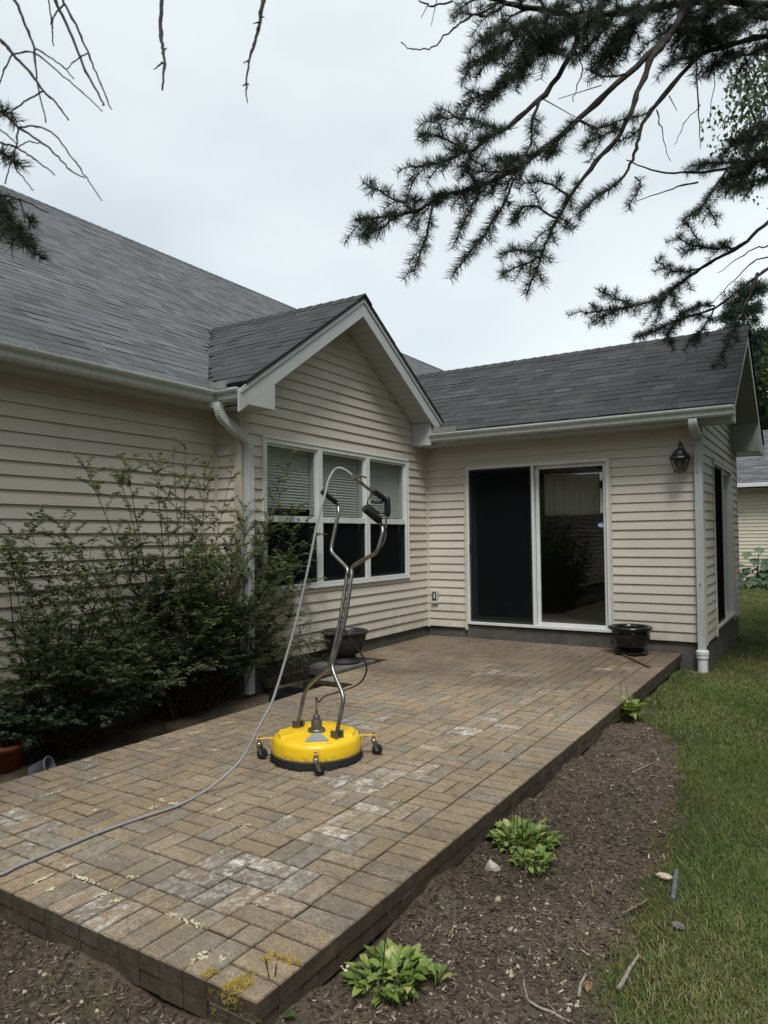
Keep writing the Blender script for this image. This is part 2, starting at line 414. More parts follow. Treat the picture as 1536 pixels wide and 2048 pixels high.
# ------------------------------------------------------------------ mesh helpers
class MB:
    def __init__(s):
        s.v, s.f, s.t, s.e = [], [], [], []
    def add(s, vs, fs, tint=0.5, eff=0.0):
        o = len(s.v)
        s.v += [tuple(map(float, p)) for p in vs]
        for f in fs:
            s.f.append(tuple(o + i for i in f)); s.t.append(tint); s.e.append(eff)
        return s
    def box(s, a, b, tint=0.5):
        x0, y0, z0 = np.minimum(a, b); x1, y1, z1 = np.maximum(a, b)
        return s.add([(x0, y0, z0), (x1, y0, z0), (x1, y1, z0), (x0, y1, z0), (x0, y0, z1), (x1, y0, z1), (x1, y1, z1), (x0, y1, z1)],
                     [(3, 2, 1, 0), (4, 5, 6, 7), (0, 1, 5, 4), (1, 2, 6, 5), (2, 3, 7, 6), (3, 0, 4, 7)], tint)
    def obox(s, c, ax, half, tint=0.5):
        c = np.array(c, float); A = [np.array(a, float) for a in ax]
        vs = []
        for k in (-1, 1):
            for (i, j) in ((-1, -1), (1, -1), (1, 1), (-1, 1)):
                vs.append(c + A[0] * half[0] * i + A[1] * half[1] * j + A[2] * half[2] * k)
        return s.add(vs, [(3, 2, 1, 0), (4, 5, 6, 7), (0, 1, 5, 4), (1, 2, 6, 5), (2, 3, 7, 6), (3, 0, 4, 7)], tint)
    def prism(s, prof, d, tint=0.5, caps=True):
        """closed 3D outline swept along d"""
        n = len(prof); P = [np.array(p, float) for p in prof]; d = np.array(d, float)
        vs = P + [p + d for p in P]
        fs = [(i, (i + 1) % n, n + (i + 1) % n, n + i) for i in range(n)]
        if caps: fs += [tuple(range(n - 1, -1, -1)), tuple(range(n, 2 * n))]
        return s.add(vs, fs, tint)
    def tube(s, pts, r, n=8, tint=0.5, caps=True):
        P = [np.array(p, float) for p in pts]
        R = [r] * len(P) if not hasattr(r, '__len__') else list(r)
        vs, up = [], None
        for i, p in enumerate(P):
            t = P[min(i + 1, len(P) - 1)] - P[max(i - 1, 0)]
            t = t / (np.linalg.norm(t) + 1e-9)
            if up is None:
                up = np.cross(t, (0.31, 0.22, 0.93)); 
                if np.linalg.norm(up) < 0.1: up = np.cross(t, (1, 0, 0))
            up = up - t * (up @ t); up /= np.linalg.norm(up) + 1e-9
            b = np.cross(t, up)
            for k in range(n):
                a = 2 * math.pi * k / n
                vs.append(p + (up * math.cos(a) + b * math.sin(a)) * R[i])
        fs = []
        for i in range(len(P) - 1):
            for k in range(n):
                k2 = (k + 1) % n
                fs.append((i * n + k, i * n + k2, (i + 1) * n + k2, (i + 1) * n + k))
        if caps: fs += [tuple(range(n - 1, -1, -1)), tuple(range((len(P) - 1) * n, len(P) * n))]
        return s.add(vs, fs, tint)
    def lathe(s, c, prof, n=24, axis=None, tint=0.5, arc=None):
        c = np.array(c, float)
        A = np.array((0, 0, 1.0)) if axis is None else np.array(axis, float) / np.linalg.norm(axis)
        e = np.array((1.0, 0, 0)); 
        if abs(A @ e) > 0.9: e = np.array((0, 1.0, 0))
        e = e - A * (A @ e); e /= np.linalg.norm(e); g = np.cross(A, e)
        vs = []
        for (r, h) in prof:
            for k in range(n):
                a = 2 * math.pi * k / n
                vs.append(c + A * h + (e * math.cos(a) + g * math.sin(a)) * r)
        fs = []
        for i in range(len(prof) - 1):
            for k in range(n):
                k2 = (k + 1) % n
                fs.append((i * n + k, i * n + k2, (i + 1) * n + k2, (i + 1) * n + k))
        return s.add(vs, fs, tint)
    def mesh(s, name):
        me = bpy.data.meshes.new(name)
        me.from_pydata(s.v, [], s.f)
        a = me.attributes.new('tint', 'FLOAT', 'FACE'); a.data.foreach_set('value', np.array(s.t, 'f'))
        if any(s.e):
            a = me.attributes.new('eff', 'FLOAT', 'FACE'); a.data.foreach_set('value', np.array(s.e, 'f'))
        return me

def smooth_pts(pts, sub=6):
    """cubic through the points; tangents limited by the shorter neighbour so that uneven spacing makes no loops"""
    P = [np.array(p, float) for p in pts]; n = len(P)
    if n < 3: return P
    T = []
    for i in range(n):
        a, b = P[max(i - 1, 0)], P[min(i + 1, n - 1)]
        la, lb = np.linalg.norm(P[i] - a), np.linalg.norm(b - P[i])
        l = min(la, lb) if 0 < i < n - 1 else max(la, lb) * .5
        d = b - a; T.append(d / (np.linalg.norm(d) + 1e-9) * l)
    out = []
    for i in range(n - 1):
        for k in range(sub):
            t = k / sub; t2, t3 = t * t, t * t * t
            out.append(P[i] * (2 * t3 - 3 * t2 + 1) + T[i] * (t3 - 2 * t2 + t) + P[i + 1] * (3 * t2 - 2 * t3) + T[i + 1] * (t3 - t2))
    out.append(P[-1])
    return out

ORIGIN = {}
def put(name, mb, mat, parent=None, smooth=False, kind=None, label=None, bevel=0.0, auto=None):
    me = mb if isinstance(mb, bpy.types.Mesh) else mb.mesh(name)
    if mat is not None: me.materials.append(M[mat] if isinstance(mat, str) else mat)
    if smooth: me.polygons.foreach_set('use_smooth', [True] * len(me.polygons))
    o = bpy.data.objects.new(name, me)
    COL.objects.link(o)
    if parent is not None:
        o.parent = parent
        if parent.name in ORIGIN: o.matrix_parent_inverse = Matrix.Translation(-Vector(ORIGIN[parent.name]))
    if bevel:
        b = o.modifiers.new('bevel', 'BEVEL'); b.width = bevel; b.segments = 2; b.limit_method = 'ANGLE'
    if auto:
        m = o.modifiers.new('edges', 'EDGE_SPLIT'); m.split_angle = math.radians(auto)
    if kind: o['kind'] = kind
    if label: o['label'] = label
    return o
def thing(name, label, cat, loc, group=None, kind=None):
    o = bpy.data.objects.new(name, None); COL.objects.link(o)
    o.location = loc; o.empty_display_size = 0.1
    ORIGIN[o.name] = tuple(map(float, loc))
    if label: o['label'] = label
    if cat: o['category'] = cat
    if group: o['group'] = group
    if kind: o['kind'] = kind
    return o
def solo(name, mb, mat, label, cat, smooth=False, group=None, kind=None, bevel=0.0):
    """a thing that is one mesh: origin moved to its base"""
    V = np.array(mb.v); c = V.mean(0); c[2] = V[:, 2].min()
    mb.v = [tuple(p - c) for p in V]
    o = put(name, mb, mat, None, smooth, kind, label, bevel)
    o.location = c
    if cat: o['category'] = cat
    if group: o['group'] = group
    return o
def np_mesh(name, V, quads=None, tris=None, tint=None):
    """large mesh from arrays"""
    me = bpy.data.meshes.new(name)
    V = np.asarray(V, 'f')
    me.vertices.add(len(V)); me.vertices.foreach_set('co', V.ravel())
    loops, starts, tot = [], [], []
    base = 0
    if quads is not None and len(quads):
        loops.append(np.asarray(quads, 'i').ravel()); starts.append(np.arange(len(quads)) * 4); base = len(quads) * 4
    if tris is not None and len(tris):
        loops.append(np.asarray(tris, 'i').ravel()); starts.append(base + np.arange(len(tris)) * 3)
    L = np.concatenate(loops).astype('i'); st = np.concatenate(starts).astype('i')
    me.loops.add(len(L)); me.loops.foreach_set('vertex_index', L)
    me.polygons.add(len(st)); me.polygons.foreach_set('loop_start', st)
    me.update(calc_edges=True)
    if tint is not None:
        a = me.attributes.new('tint', 'FLOAT', 'FACE'); a.data.foreach_set('value', np.asarray(tint, 'f'))
    me.validate()
    return me
def unit(v):
    v = np.asarray(v, float); return v / (np.linalg.norm(v, axis=-1, keepdims=True) + 1e-9)

# ================================================================== GROUND
GZ = -0.15
BED = [hit(u, v, 'z', GZ)[:2] for (u, v) in ((1240, 1425), (1330, 1425), (1362, 1480), (1380, 1600), (1350, 1720), (1300, 1800), (1240, 1930), (1215, 2048))]
BED = [np.array((3.0, -2.30))] + BED[1:] + [np.array((4.02, -6.7)), np.array((4.6, -7.6)), np.array((5.2, -9.5))]
def bed_edge(y):
    """x of the lawn edge at a given y (bed and bare soil lie to the left of it)"""
    ys = [p[1] for p in BED]; xs = [p[0] for p in BED]
    o = np.argsort(ys)
    return np.interp(y, np.array(ys)[o], np.array(xs)[o], right=-99)
def g_noise(x, y):
    return 0.012 * np.sin(3.1 * x + 1.7 * y) + 0.008 * np.sin(7.3 * x - 5.1 * y + 1) + 0.006 * np.sin(13 * x + 11 * y)
def ground_z(x, y):
    return GZ - 0.03 * np.clip((y + 2.3) / 6, 0, 1) + g_noise(x, y) * 0.6

def sheet(name, xs, ys, zf, mat, keep=None):
    X, Y = np.meshgrid(xs, ys)
    V = np.stack([X, Y, zf(X, Y)], -1).reshape(-1, 3)
    nx = len(xs); q = []
    for j in range(len(ys) - 1):
        for i in range(nx - 1):
            if keep is None or keep((xs[i] + xs[i + 1]) / 2, (ys[j] + ys[j + 1]) / 2):
                q.append((j * nx + i, j * nx + i + 1, (j + 1) * nx + i + 1, (j + 1) * nx + i))
    me = np_mesh(name, V, quads=q)
    return put(name, me, mat, None, True, 'structure')
far = [-600, -200, -80, -40, -25]
xs = np.array(far + list(np.linspace(-14, 14, 71)) + [25, 40, 80, 200, 600])
ys = np.array(far + list(np.linspace(-14, 24, 96)) + [40, 80, 200, 600])
sheet('lawn', xs, ys, lambda X, Y: ground_z(X, Y) - 0.012, 'lawn')
def soil_z(X, Y):
    z = ground_z(X, Y) + 0.004 + 0.010 * np.sin(21 * X + 3 * Y) * np.sin(17 * Y - 4 * X) + 0.006 * np.sin(47 * X + 9) * np.sin(41 * Y)
    dd = np.where(Y < -6.74, np.maximum(-6.752 - Y, 0) + np.maximum(X - 3.122, 0), np.maximum(X - 3.122, 0))
    z = z + np.where((Y < -6.70) | (X > 3.05), .042 * np.exp(-dd / .10) * (.75 + .45 * np.sin(9 * X + 2) * np.sin(7 * Y + 1)), 0)
    e = np.where(X < 1.0, 9.0, bed_edge(Y) - X)
    return np.where(e < 0.10, z - 0.05 * np.clip((0.10 - e) / 0.2, 0, 1), z)
xs = np.arange(-0.32, 5.0, 0.04); ys = np.arange(-9.6, -1.9, 0.04)
sheet('soil_bed', xs, ys, soil_z, 'soil', lambda x, y: x < bed_edge(y) + 0.12 and (x < 0.75 or y < -6.6 or x > 3.05))

# ================================================================== HOUSE
EXP = 0.1016
house = thing('house', 'cream vinyl-sided house with grey shingle roofs round the brick patio', 'house', (-3.0, -2.0, -0.3))
Z3 = np.array((0, 0, 1.0))
def panel_boxes(mb, O, U, N, L, z0, z1, openings, th=0.12):
    us = sorted({0.0, L, *[v for o in openings for v in o[:2]]}); zs = sorted({z0, z1, *[v for o in openings for v in o[2:]]})
    us = [u for u in us if 0 <= u <= L]; zs = [z for z in zs if z0 <= z <= z1]
    for a, b in zip(us, us[1:]):
        for c, d in zip(zs, zs[1:]):
            if any(o[0] < (a + b) / 2 < o[1] and o[2] < (c + d) / 2 < o[3] for o in openings): continue
            mb.box(O + U * a + Z3 * c - N * 0.001, O + U * b + Z3 * d - N * th)
def wall(name, O, U, N, L, z0, z1, openings=(), gable=None, mat='siding', split=True, zlow=None, parent=None, ends=(0.03, 0.03)):
    O, U, N = np.array(O, float), np.array(U, float), np.array(N, float)
    mb = MB(); panel_boxes(mb, O, U, N, L, z0 if zlow is None else zlow, z1, openings)
    if gable:
        uc, za, sl = gable
        lo, hi = max(0, uc - (za - z1) / sl), min(L, uc + (za - z1) / sl)
        prof = [O + U * lo + Z3 * z1 - N * 0.001, O + U * hi + Z3 * z1 - N * 0.001, O + U * uc + Z3 * za - N * 0.001]
        mb.prism(prof, -N * 0.11)
    part = put(name, mb, mat, parent or house)
    joined = MB()
    ztop = gable[1] if gable else z1
    k = 0
    def rng_at(z):
        if gable and z > z1 - 0.0:
            uc, za, sl = gable
            h = max(0.0, (za - z) / sl)
            return max(ends[0], uc - h), min(L - ends[1], uc + h)
        return ends[0], L - ends[1]
    def emit_plank(u0a, u1a, u0b, u1b, lift, a, b, zb, k):
        off = lambda z: 0.0195 - 0.0160 * (z - zb) / EXP
        tint = random.random(); wob = lift + random.uniform(-0.0012, 0.0012)
        nseg = max(1, int((u1a - u0a) / 0.7))
        m = joined if not split else MB()
        P = lambda u, z, o_: O + U * u + Z3 * z + N * o_
        vs, fs = [], []
        for i in range(nseg + 1):
            t = i / nseg
            ua, ub = u0a + (u1a - u0a) * t, u0b + (u1b - u0b) * t
            w_ = wob + 0.0009 * math.sin(3.1 * ua + k)
            vs += [P(ua, a, 0.0005), P(ua, a + (0.001 if a == zb else 0), off(a) + w_), P(ua, a + 0.004, off(a) + w_ - 0.0004), P(ub, b + 0.001, off(b) + w_ * 0.3)]
        for i in range(nseg):
            p, q = i * 4, i * 4 + 4
            fs += [(p, q, q + 1, p + 1), (p + 1, q + 1, q + 2, p + 2), (p + 2, q + 2, q + 3, p + 3)]
        n4 = nseg * 4
        fs += [(3, 2, 1, 0), (n4, n4 + 1, n4 + 2, n4 + 3)]
        if N @ np.cross(U, Z3) < 0: fs = [f[::-1] for f in fs]
        m.add(vs, fs, tint)
        if split: put('siding_plank', m, mat, part)
    while z0 + k * EXP < ztop - 0.01:
        zb, zt = z0 + k * EXP, min(z0 + (k + 1) * EXP, ztop)
        cuts = sorted({zb, zt, *[v for o in openings for v in o[2:] if zb + 0.004 < v < zt - 0.004]})
        for a, b in zip(cuts, cuts[1:]):
            mid = (a + b) / 2
            iv = [(-9.0, 99.0)]
            for o in openings:
                if o[2] < mid < o[3]:
                    iv = [p for q in iv for p in ((q[0], min(q[1], o[0])), (max(q[0], o[1]), q[1])) if p[1] - p[0] > 0.01]
            for (i0, i1) in iv:
                la, ha = rng_at(a); lb, hb = rng_at(b)
                u0a, u1a, u0b, u1b = max(la, i0), min(ha, i1), max(lb, i0), min(hb, i1)
                if u1a - u0a < 0.02: continue
                if u1b < u0b: u0b = u1b = (u0b + u1b) / 2
                jobs = [(u0a, u1a, u0b, u1b, 0.0)]
                if split and u1a - u0a > 1.3 and abs(u1a - u1b) < .01 and abs(u0a - u0b) < .01 and random.random() < .6:
                    uj = random.uniform(u0a + .3, u1a - .3)
                    if name == 'long_wall': uj = random.uniform(4.4, 7.2)
                    jobs = [(u0a, uj, u0b, uj, 0.0), (uj - .02, u1a, uj - .02, u1b, 0.0016)]
                for (u0a, u1a, u0b, u1b, lift) in jobs:
                  emit_plank(u0a, u1a, u0b, u1b, lift, a, b, zb, k)
        k += 1
    if not split: put('siding_plank', joined, mat, part, kind='stuff')
    return part

XW, XR, YG, YB = -0.30, 3.364, -3.523, 3.30
ZS, ZT = 0.128, 2.45
wall('long_wall', (XW, -11, 0), (0, 1, 0), (1, 0, 0), 11 + YG, ZS, ZT, zlow=ZS, ends=(0.05, 0.02))
wall('bump_side_wall', (XW, YG, 0), (1, 0, 0), (0, -1, 0), 0.30, ZS, ZT, ends=(0.025, 0.05))
WIN = (-3.241 - YG, -0.515 - YG, 0.774, 2.264)
RDG, ZRDG, SLL, SLR = -1.95, 3.90, 0.685, 0.62
wall('gable_wall', (0, YG, 0), (0, 1, 0), (1, 0, 0), -YG, ZS, ZT, [WIN], gable=(RDG - YG, 3.682, 0.62), ends=(0.05, 0.02))
DOOR = (0.555, 2.410, 0.0, 2.206)
wall('door_wall', (0, 0, 0), (1, 0, 0), (0, -1, 0), XR, ZS, ZT, [DOOR], ends=(0.02, 0.05))
RDR = (0.745, 2.600, 0.0, 2.185)
wall('end_wall', (XR, 0, 0), (0, 1, 0), (1, 0, 0), YB, ZS, ZT, [RDR], gable=(1.65, 3.63, 0.634), ends=(0.05, 0.05))
# hidden sides, plain
mb = MB()
panel_boxes(mb, np.array((-2.0, YB, 0.)), np.array((1., 0, 0)), np.array((0, 1., 0)), 2.0 + XR - 0.13, ZS, ZT, [(2.50, 3.46, 1.64, 2.30)])
mb.box((XW - 0.12, YB, ZS), (XW, 14, ZT)); mb.box((-12.4, 13.88, ZS), (XW - 0.121, 14, ZT)); mb.box((-12.4, -11, ZS), (-12.28, 13.879, ZT)); mb.box((-12.279, -11, ZS), (XW - 0.121, -10.88, ZT))
put('rear_wall', mb, 'siding', house)
# gable end triangles of the main block (not in the photograph)
for y in (-10.95, 13.89):
    put('main_gable', MB().prism([(-12.3, y, ZT), (XW, y, ZT), (-6.3, y, 6.55)], (0, 0.1, 0)), 'siding', house)
# foundation
mb = MB()
mb.box((XW + 0.001 - 0.15, -11, -0.6), (XW - 0.012, YG, ZS)).box((XW - 0.1, YG + 0.012, -0.6), (-0.012, -0.0, ZS)).box((-0.1, 0.012, -0.6), (XR - 0.012, YB - 0.012, ZS - 0.001))
mb.box((DOOR[0] + 0.01, 0.004, -0.4), (DOOR[1] - 0.01, 0.2, 0.158)); mb.box((XR - 0.2, RDR[0] + 0.01, -0.4), (XR - 0.004, RDR[1] - 0.01, 0.158))
put('foundation', mb, 'concrete', house)

# corner posts, J trims
def post(a, b): put('corner_post', MB().box(a, b), 'tan', house, bevel=0.003)
post((-0.014, -3.541, 0.10), (0.018, -3.465, ZT)); post((-0.058, -3.541, 0.10), (-0.015, -3.509, ZT))
put('inside_corner_trim', MB().box((-0.299, YG - 0.034, 0.11), (-0.266, YG - 0.001, ZT)), 'tan', house, bevel=0.004)
put('inside_corner_trim', MB().box((0.001, -0.036, 0.11), (0.036, -0.001, ZT)), 'tan', house, bevel=0.004)
post((XR - 0.052, -0.018, 0.10), (XR + 0.018, 0.0, ZT)); post((XR, 0.0, 0.10), (XR + 0.018, 0.052, ZT)); post((XR, YB - 0.05, 0.10), (XR + 0.018, YB + 0.018, ZT))

# ---- big window: three double hung units
O, U, N = np.array((0, YG, 0.)), np.array((0, 1., 0)), np.array((1., 0, 0))
class Loc:
    def __init__(s, O, U, N): s.O, s.U, s.N = np.array(O, float), np.array(U, float), np.array(N, float)
    def P(s, u, z, o): return s.O + s.U * u + Z3 * z + s.N * o
    def box(s, mb, u0, u1, z0, z1, o0, o1): return mb.box(s.P(u0, z0, o0), s.P(u1, z1, o1))
g = Loc((0, 0, 0), (0, 1, 0), (1, 0, 0))
W0, W1, V0, V1 = -3.241, -0.515, 0.774, 2.264
mb = MB()
g.box(mb, W0, W0 + 0.022, V0, V1, -0.1, 0.030); g.box(mb, W1 - 0.022, W1, V0, V1, -0.1, 0.030)
g.box(mb, W0 + 0.022, W1 - 0.022, V1 - 0.022, V1, -0.1, 0.030); g.box(mb, W0 + 0.022, W1 - 0.022, V0, V0 + 0.022, -0.1, 0.034)
put('window_trim', mb, 'trim', house, bevel=0.003)
units = [(W0 + 0.0225, -2.3462), (-2.3458, -1.4432), (-1.4428, W1 - 0.0225)]
for (a, b) in units:
    fr = MB(); z0, z1 = V0 + 0.0225, V1 - 0.0225
    jw = 0.040
    g.box(fr, a, a + jw, z0, z1, -0.1, 0.022); g.box(fr, b - jw, b, z0, z1, -0.1, 0.022)
    g.box(fr, a + jw, b - jw, z1 - 0.040, z1, -0.1, 0.022); g.box(fr, a + jw, b - jw, z0, z0 + 0.036, -0.1, 0.026)
    wnd = put('window', fr, 'trim', house, bevel=0.004)
    sa = MB(); zm = 1.48; A, B = a + jw + 0.0005, b - jw - 0.0005; zt, zb = z1 - 0.0405, z0 + 0.0365
    sw = 0.022
    g.box(sa, A, A + sw, zm, zt, -0.030, 0.004); g.box(sa, B - sw, B, zm, zt, -0.030, 0.004); g.box(sa, A + sw, B - sw, zt - sw, zt, -0.030, 0.004)
    g.box(sa, A, B, zm - 0.032, zm + 0.030, -0.030, 0.010)
    put('upper_sash', sa, 'trim', wnd, bevel=0.002)
    sb = MB()
    g.box(sb, A, A + sw, zb, zm - 0.033, -0.062, -0.032); g.box(sb, B - sw, B, zb, zm - 0.033, -0.062, -0.032); g.box(sb, A + sw, B - sw, zb, zb + 0.03, -0.062, -0.032)
    put('lower_sash', sb, 'trim', wnd, bevel=0.002)
    put('pane', g.box(MB(), A + sw, B - sw, zm + 0.03, zt - sw, -0.018, -0.014), 'glass', wnd)
    put('pane', g.box(MB(), A + sw, B - sw, zb + 0.03, zm - 0.033, -0.050, -0.046), 'glass', wnd)
    put('insect_screen', g.box(MB(), A + 0.004, B - 0.004, zb + 0.004, zm - 0.034, -0.012, -0.0112), 'screen', wnd)
    scf = MB()
    for q in ((A, A + 0.012, zb, zm - 0.033), (B - 0.012, B, zb, zm - 0.033), (A + 0.012, B - 0.012, zb, zb + 0.012)): g.box(scf, *q, -0.014, -0.003)
    put('screen_frame', scf, 'screenframe', wnd)
    bl = MB(); zz = zt - 0.03; stop = zm + (0.14 if a < -3 else 0.045)
    while zz > stop:
        c0 = g.P((A + B) / 2, zz, -0.095)
        bl.obox(c0, ((0, 1, 0), unit((0.40, 0, -0.92)), unit((0.92, 0, 0.40))), ((B - A) / 2 - 0.012, 0.0165, 0.0010), random.random())
        zz -= 0.0300
    bl.box(g.P(A + 0.012, zz - 0.012, -0.105), g.P(B - 0.012, zz + 0.004, -0.085))
    put('window_blind', bl, 'blind', wnd, kind='stuff')
# room behind the window
mb = MB(); x0, x1, y0, y1, z0, z1 = -3.2, -0.125, -3.5, -0.10, 0.1, 2.44
mb.add([(x0, y0, z0), (x1, y0, z0), (x1, y1, z0), (x0, y1, z0), (x0, y0, z1), (x1, y0, z1), (x1, y1, z1), (x0, y1, z1)],
       [(0, 1, 2, 3), (7, 6, 5, 4), (4, 5, 1, 0), (6, 7, 3, 2), (7, 4, 0, 3)])
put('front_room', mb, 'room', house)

# ---- sliding doors
def slider(L, u0, u1, z0, z1, label, mirror=False):
    cs = MB()
    L.box(cs, u0 - 0.028, u0, z0 - 0.075, z1 + 0.028, 0, 0.030); L.box(cs, u1, u1 + 0.028, z0 - 0.075, z1 + 0.028, 0, 0.030); L.box(cs, u0, u1, z1, z1 + 0.028, 0, 0.030)
    put('door_trim', cs, 'tan', house, bevel=0.003)
    fr = MB()
    L.box(fr, u0 + 0.0005, u0 + 0.034, z0, z1 - 0.0005, -0.12, 0.024); L.box(fr, u1 - 0.034, u1 - 0.0005, z0, z1 - 0.0005, -0.12, 0.024)
    L.box(fr, u0 + 0.034, u1 - 0.034, z1 - 0.040, z1 - 0.0005, -0.12, 0.024); L.box(fr, u0 + 0.034, u1 - 0.034, z0, z0 + 0.034, -0.12, 0.028)
    door = put('sliding_door', fr, 'trim', house, bevel=0.003)
    m = (u0 + u1) / 2 - 0.010
    a, b, zb, zt = u0 + 0.0345, u1 - 0.0345, z0 + 0.0345, z1 - 0.0405
    rt = MB()
    L.box(rt, m + 0.014, m + 0.058, zb, zt, -0.075, -0.040); L.box(rt, b - 0.042, b, zb, zt, -0.075, -0.020); L.box(rt, m + 0.058, b - 0.042, zt - 0.042, zt, -0.075, -0.020); L.box(rt, m + 0.058, b - 0.042, zb, zb + 0.034, -0.075, -0.020)
    put('fixed_panel', rt, 'trim', door, bevel=0.003)
    put('pane', L.box(MB(), m + 0.058, b - 0.042, zb + 0.034, zt - 0.042, -0.052, -0.046), 'glass', door)
    lf = MB()
    L.box(lf, a, a + 0.05, zb, zt, -0.115, -0.080); L.box(lf, m - 0.03, m + 0.02, zb, zt, -0.115, -0.080); L.box(lf, a + 0.05, m - 0.03, zt - 0.05, zt, -0.115, -0.080); L.box(lf, a + 0.05, m - 0.03, zb, zb + 0.06, -0.115, -0.080)
    put('sliding_panel', lf, 'trim', door, bevel=0.003)
    put('pane', L.box(MB(), a + 0.05, m - 0.03, zb + 0.06, zt - 0.05, -0.100, -0.094), 'glass', door)
    st = MB(); L.box(st, m - 0.022, m + 0.012, zb, zt, -0.036, 0.016)
    put('meeting_stile', st, 'trim', door, bevel=0.003)
    sf = MB()
    L.box(sf, a + 0.001, a + 0.024, zb, zt, -0.02, 0.004); L.box(sf, m - 0.042, m - 0.023, zb, zt, -0.02, 0.004); L.box(sf, a + 0.024, m - 0.042, zt - 0.02, zt, -0.02, 0.004); L.box(sf, a + 0.024, m - 0.042, zb, zb + 0.03, -0.02, 0.004)
    put('screen_frame', sf, 'screenframe', door, label=label)
    put('insect_screen', L.box(MB(), a + 0.024, m - 0.042, zb + 0.03, zt - 0.02, -0.009, -0.008), 'screen', door)
    h = MB(); hz = z0 + 0.96
    L.box(h, a + 0.002, a + 0.026, hz - 0.055, hz + 0.055, 0.0041, 0.022)
    put('handle', h, 'black', door, bevel=0.004)
    return door, (m, b, zb, zt)
dl = Loc((0, 0, 0), (1, 0, 0), (0, -1, 0))
door, (dm, db, dzb, dzt) = slider(dl, 0.583, 2.382, 0.176, 2.178, 'dark sliding insect screen')
p = hit(1203, 1050, 'y', 0.04)
sk = MB()
sk.add([(p[0] + 0.045 * math.cos(a), 0.044, p[2] + 0.03 * math.sin(a)) for a in np.linspace(0, 2 * math.pi, 17)[:-1]], [tuple(range(16))])
so = put('sticker', sk, 'blue', door)
sk = MB(); sk.box((p[0] - 0.036, 0.0425, p[2] - 0.006), (p[0] + 0.036, 0.0432, p[2] + 0.006)); sk.box((p[0] - 0.028, 0.0425, p[2] - 0.019), (p[0] + 0.028, 0.0432, p[2] - 0.012))
put('sticker_band', sk, 'trim', door)
el = Loc((XR, 0, 0), (0, 1, 0), (1, 0, 0))
slider(el, 0.773, 2.572, 0.176, 2.157, 'dark sliding insect screen of the end door')
# wing room
mb = MB(); x0, x1, y0, y1, z0, z1 = -1.9, XR - 0.122, 0.123, YB - 0.121, 0.165, 2.445
mb.add([(x0, y0, z0), (x1, y0, z0), (x1, y1, z0), (x0, y1, z0)], [(0, 1, 2, 3)])
rm = put('room_floor', mb, 'carpet', house)
mb = MB(); mb.add([(x0, y0, z1), (x1, y0, z1), (x1, y1, z1), (x0, y1, z1)], [(3, 2, 1, 0)]); mb.add([(x0, y0, z0), (x0, y1, z0), (x0, y1, z1), (x0, y0, z1)], [(3, 2, 1, 0)])
panel_boxes(mb, np.array((-2.0, y1, 0.)), np.array((1., 0, 0)), np.array((0, 1., 0)), 2.0 + x1, z0, z1, [(2.50, 3.46, 1.64, 2.30)], -0.001)
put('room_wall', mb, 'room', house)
cu = MB(); vs = []; n = 90
for i in range(n + 1):
    x = 0.52 + 0.92 * i / n; d = 0.022 * math.sin(i * 0.75) + 0.012 * math.sin(i * 0.31 + 1)
    vs += [(x, y1 - 0.06 + d * 0.6, 2.27), (x, y1 - 0.06 + d, 1.61 + 0.006 * math.sin(i * 0.4))]
cu.add(vs, [(2 * i, 2 * i + 1, 2 * i + 3, 2 * i + 2) for i in range(n)])
put('curtain', cu, 'curtain', house, True)
ch = MB().box((2.25, 2.0, 0.166), (2.9, 2.7, 0.62)).box((2.25, 2.55, 0.621), (2.9, 2.72, 1.05))
put('armchair', ch, 'carpet', house, bevel=0.05)

# ---- outlet box by the corner
ob = MB().box((0.072, -0.040, 0.44), (0.166, -0.016, 0.585)); out = put('outlet_box', ob, 'ivory', house, bevel=0.004)
put('outlet_cover', MB().box((0.087, -0.046, 0.462), (0.140, -0.0405, 0.566)), 'black', out, bevel=0.003)
put('outlet_face', MB().box((0.112, -0.052, 0.485), (0.128, -0.0465, 0.55)), 'trim', out)
put('outlet_sill', MB().box((0.070, -0.052, 0.428), (0.168, -0.016, 0.4395)), 'trim', out)

# ---- eaves, fascias, soffits, gutters
mb = MB()
mb.box((0.30, -0.300, 2.452), (3.70, -0.0, 2.462)); 
for i in range(29): mb.box((0.33 + i * 0.116, -0.295, 2.4495), (0.33 + i * 0.116 + 0.104, -0.02, 2.452))
mb.box((XW, -11, 2.452), (-0.105, -3.72, 2.462))
for i in range(3): mb.box((XW + 0.002 + i * 0.062, -11, 2.4495), (XW + 0.056 + i * 0.062, -3.73, 2.452))
mb.box((XW, -3.72, 2.4515), (0.0, YG, 2.461))
put('eave_soffit', mb, 'soffit', house)
put('fascia', MB().box((0.301, -0.318, 2.45), (3.70, -0.3005, 2.60)), 'fascia', house)
put('fascia', MB().box((-0.107, -11, 2.45), (-0.0905, -3.70, 2.595)), 'fascia', house)
put('fascia', MB().box((-0.088, -3.735, 2.45), (0.30, -3.7185, 2.60)), 'fascia', house)
KP = [(0.001, .100), (0.001, 0), (.070, 0), (.086, .018), (.089, .052), (.114, .072), (.120, .086), (.120, .102), (.108, .102), (.108, .086), (.103, .078), (.081, .058), (.079, .022), (.067, .006), (.006, .006), (.006, .100)]
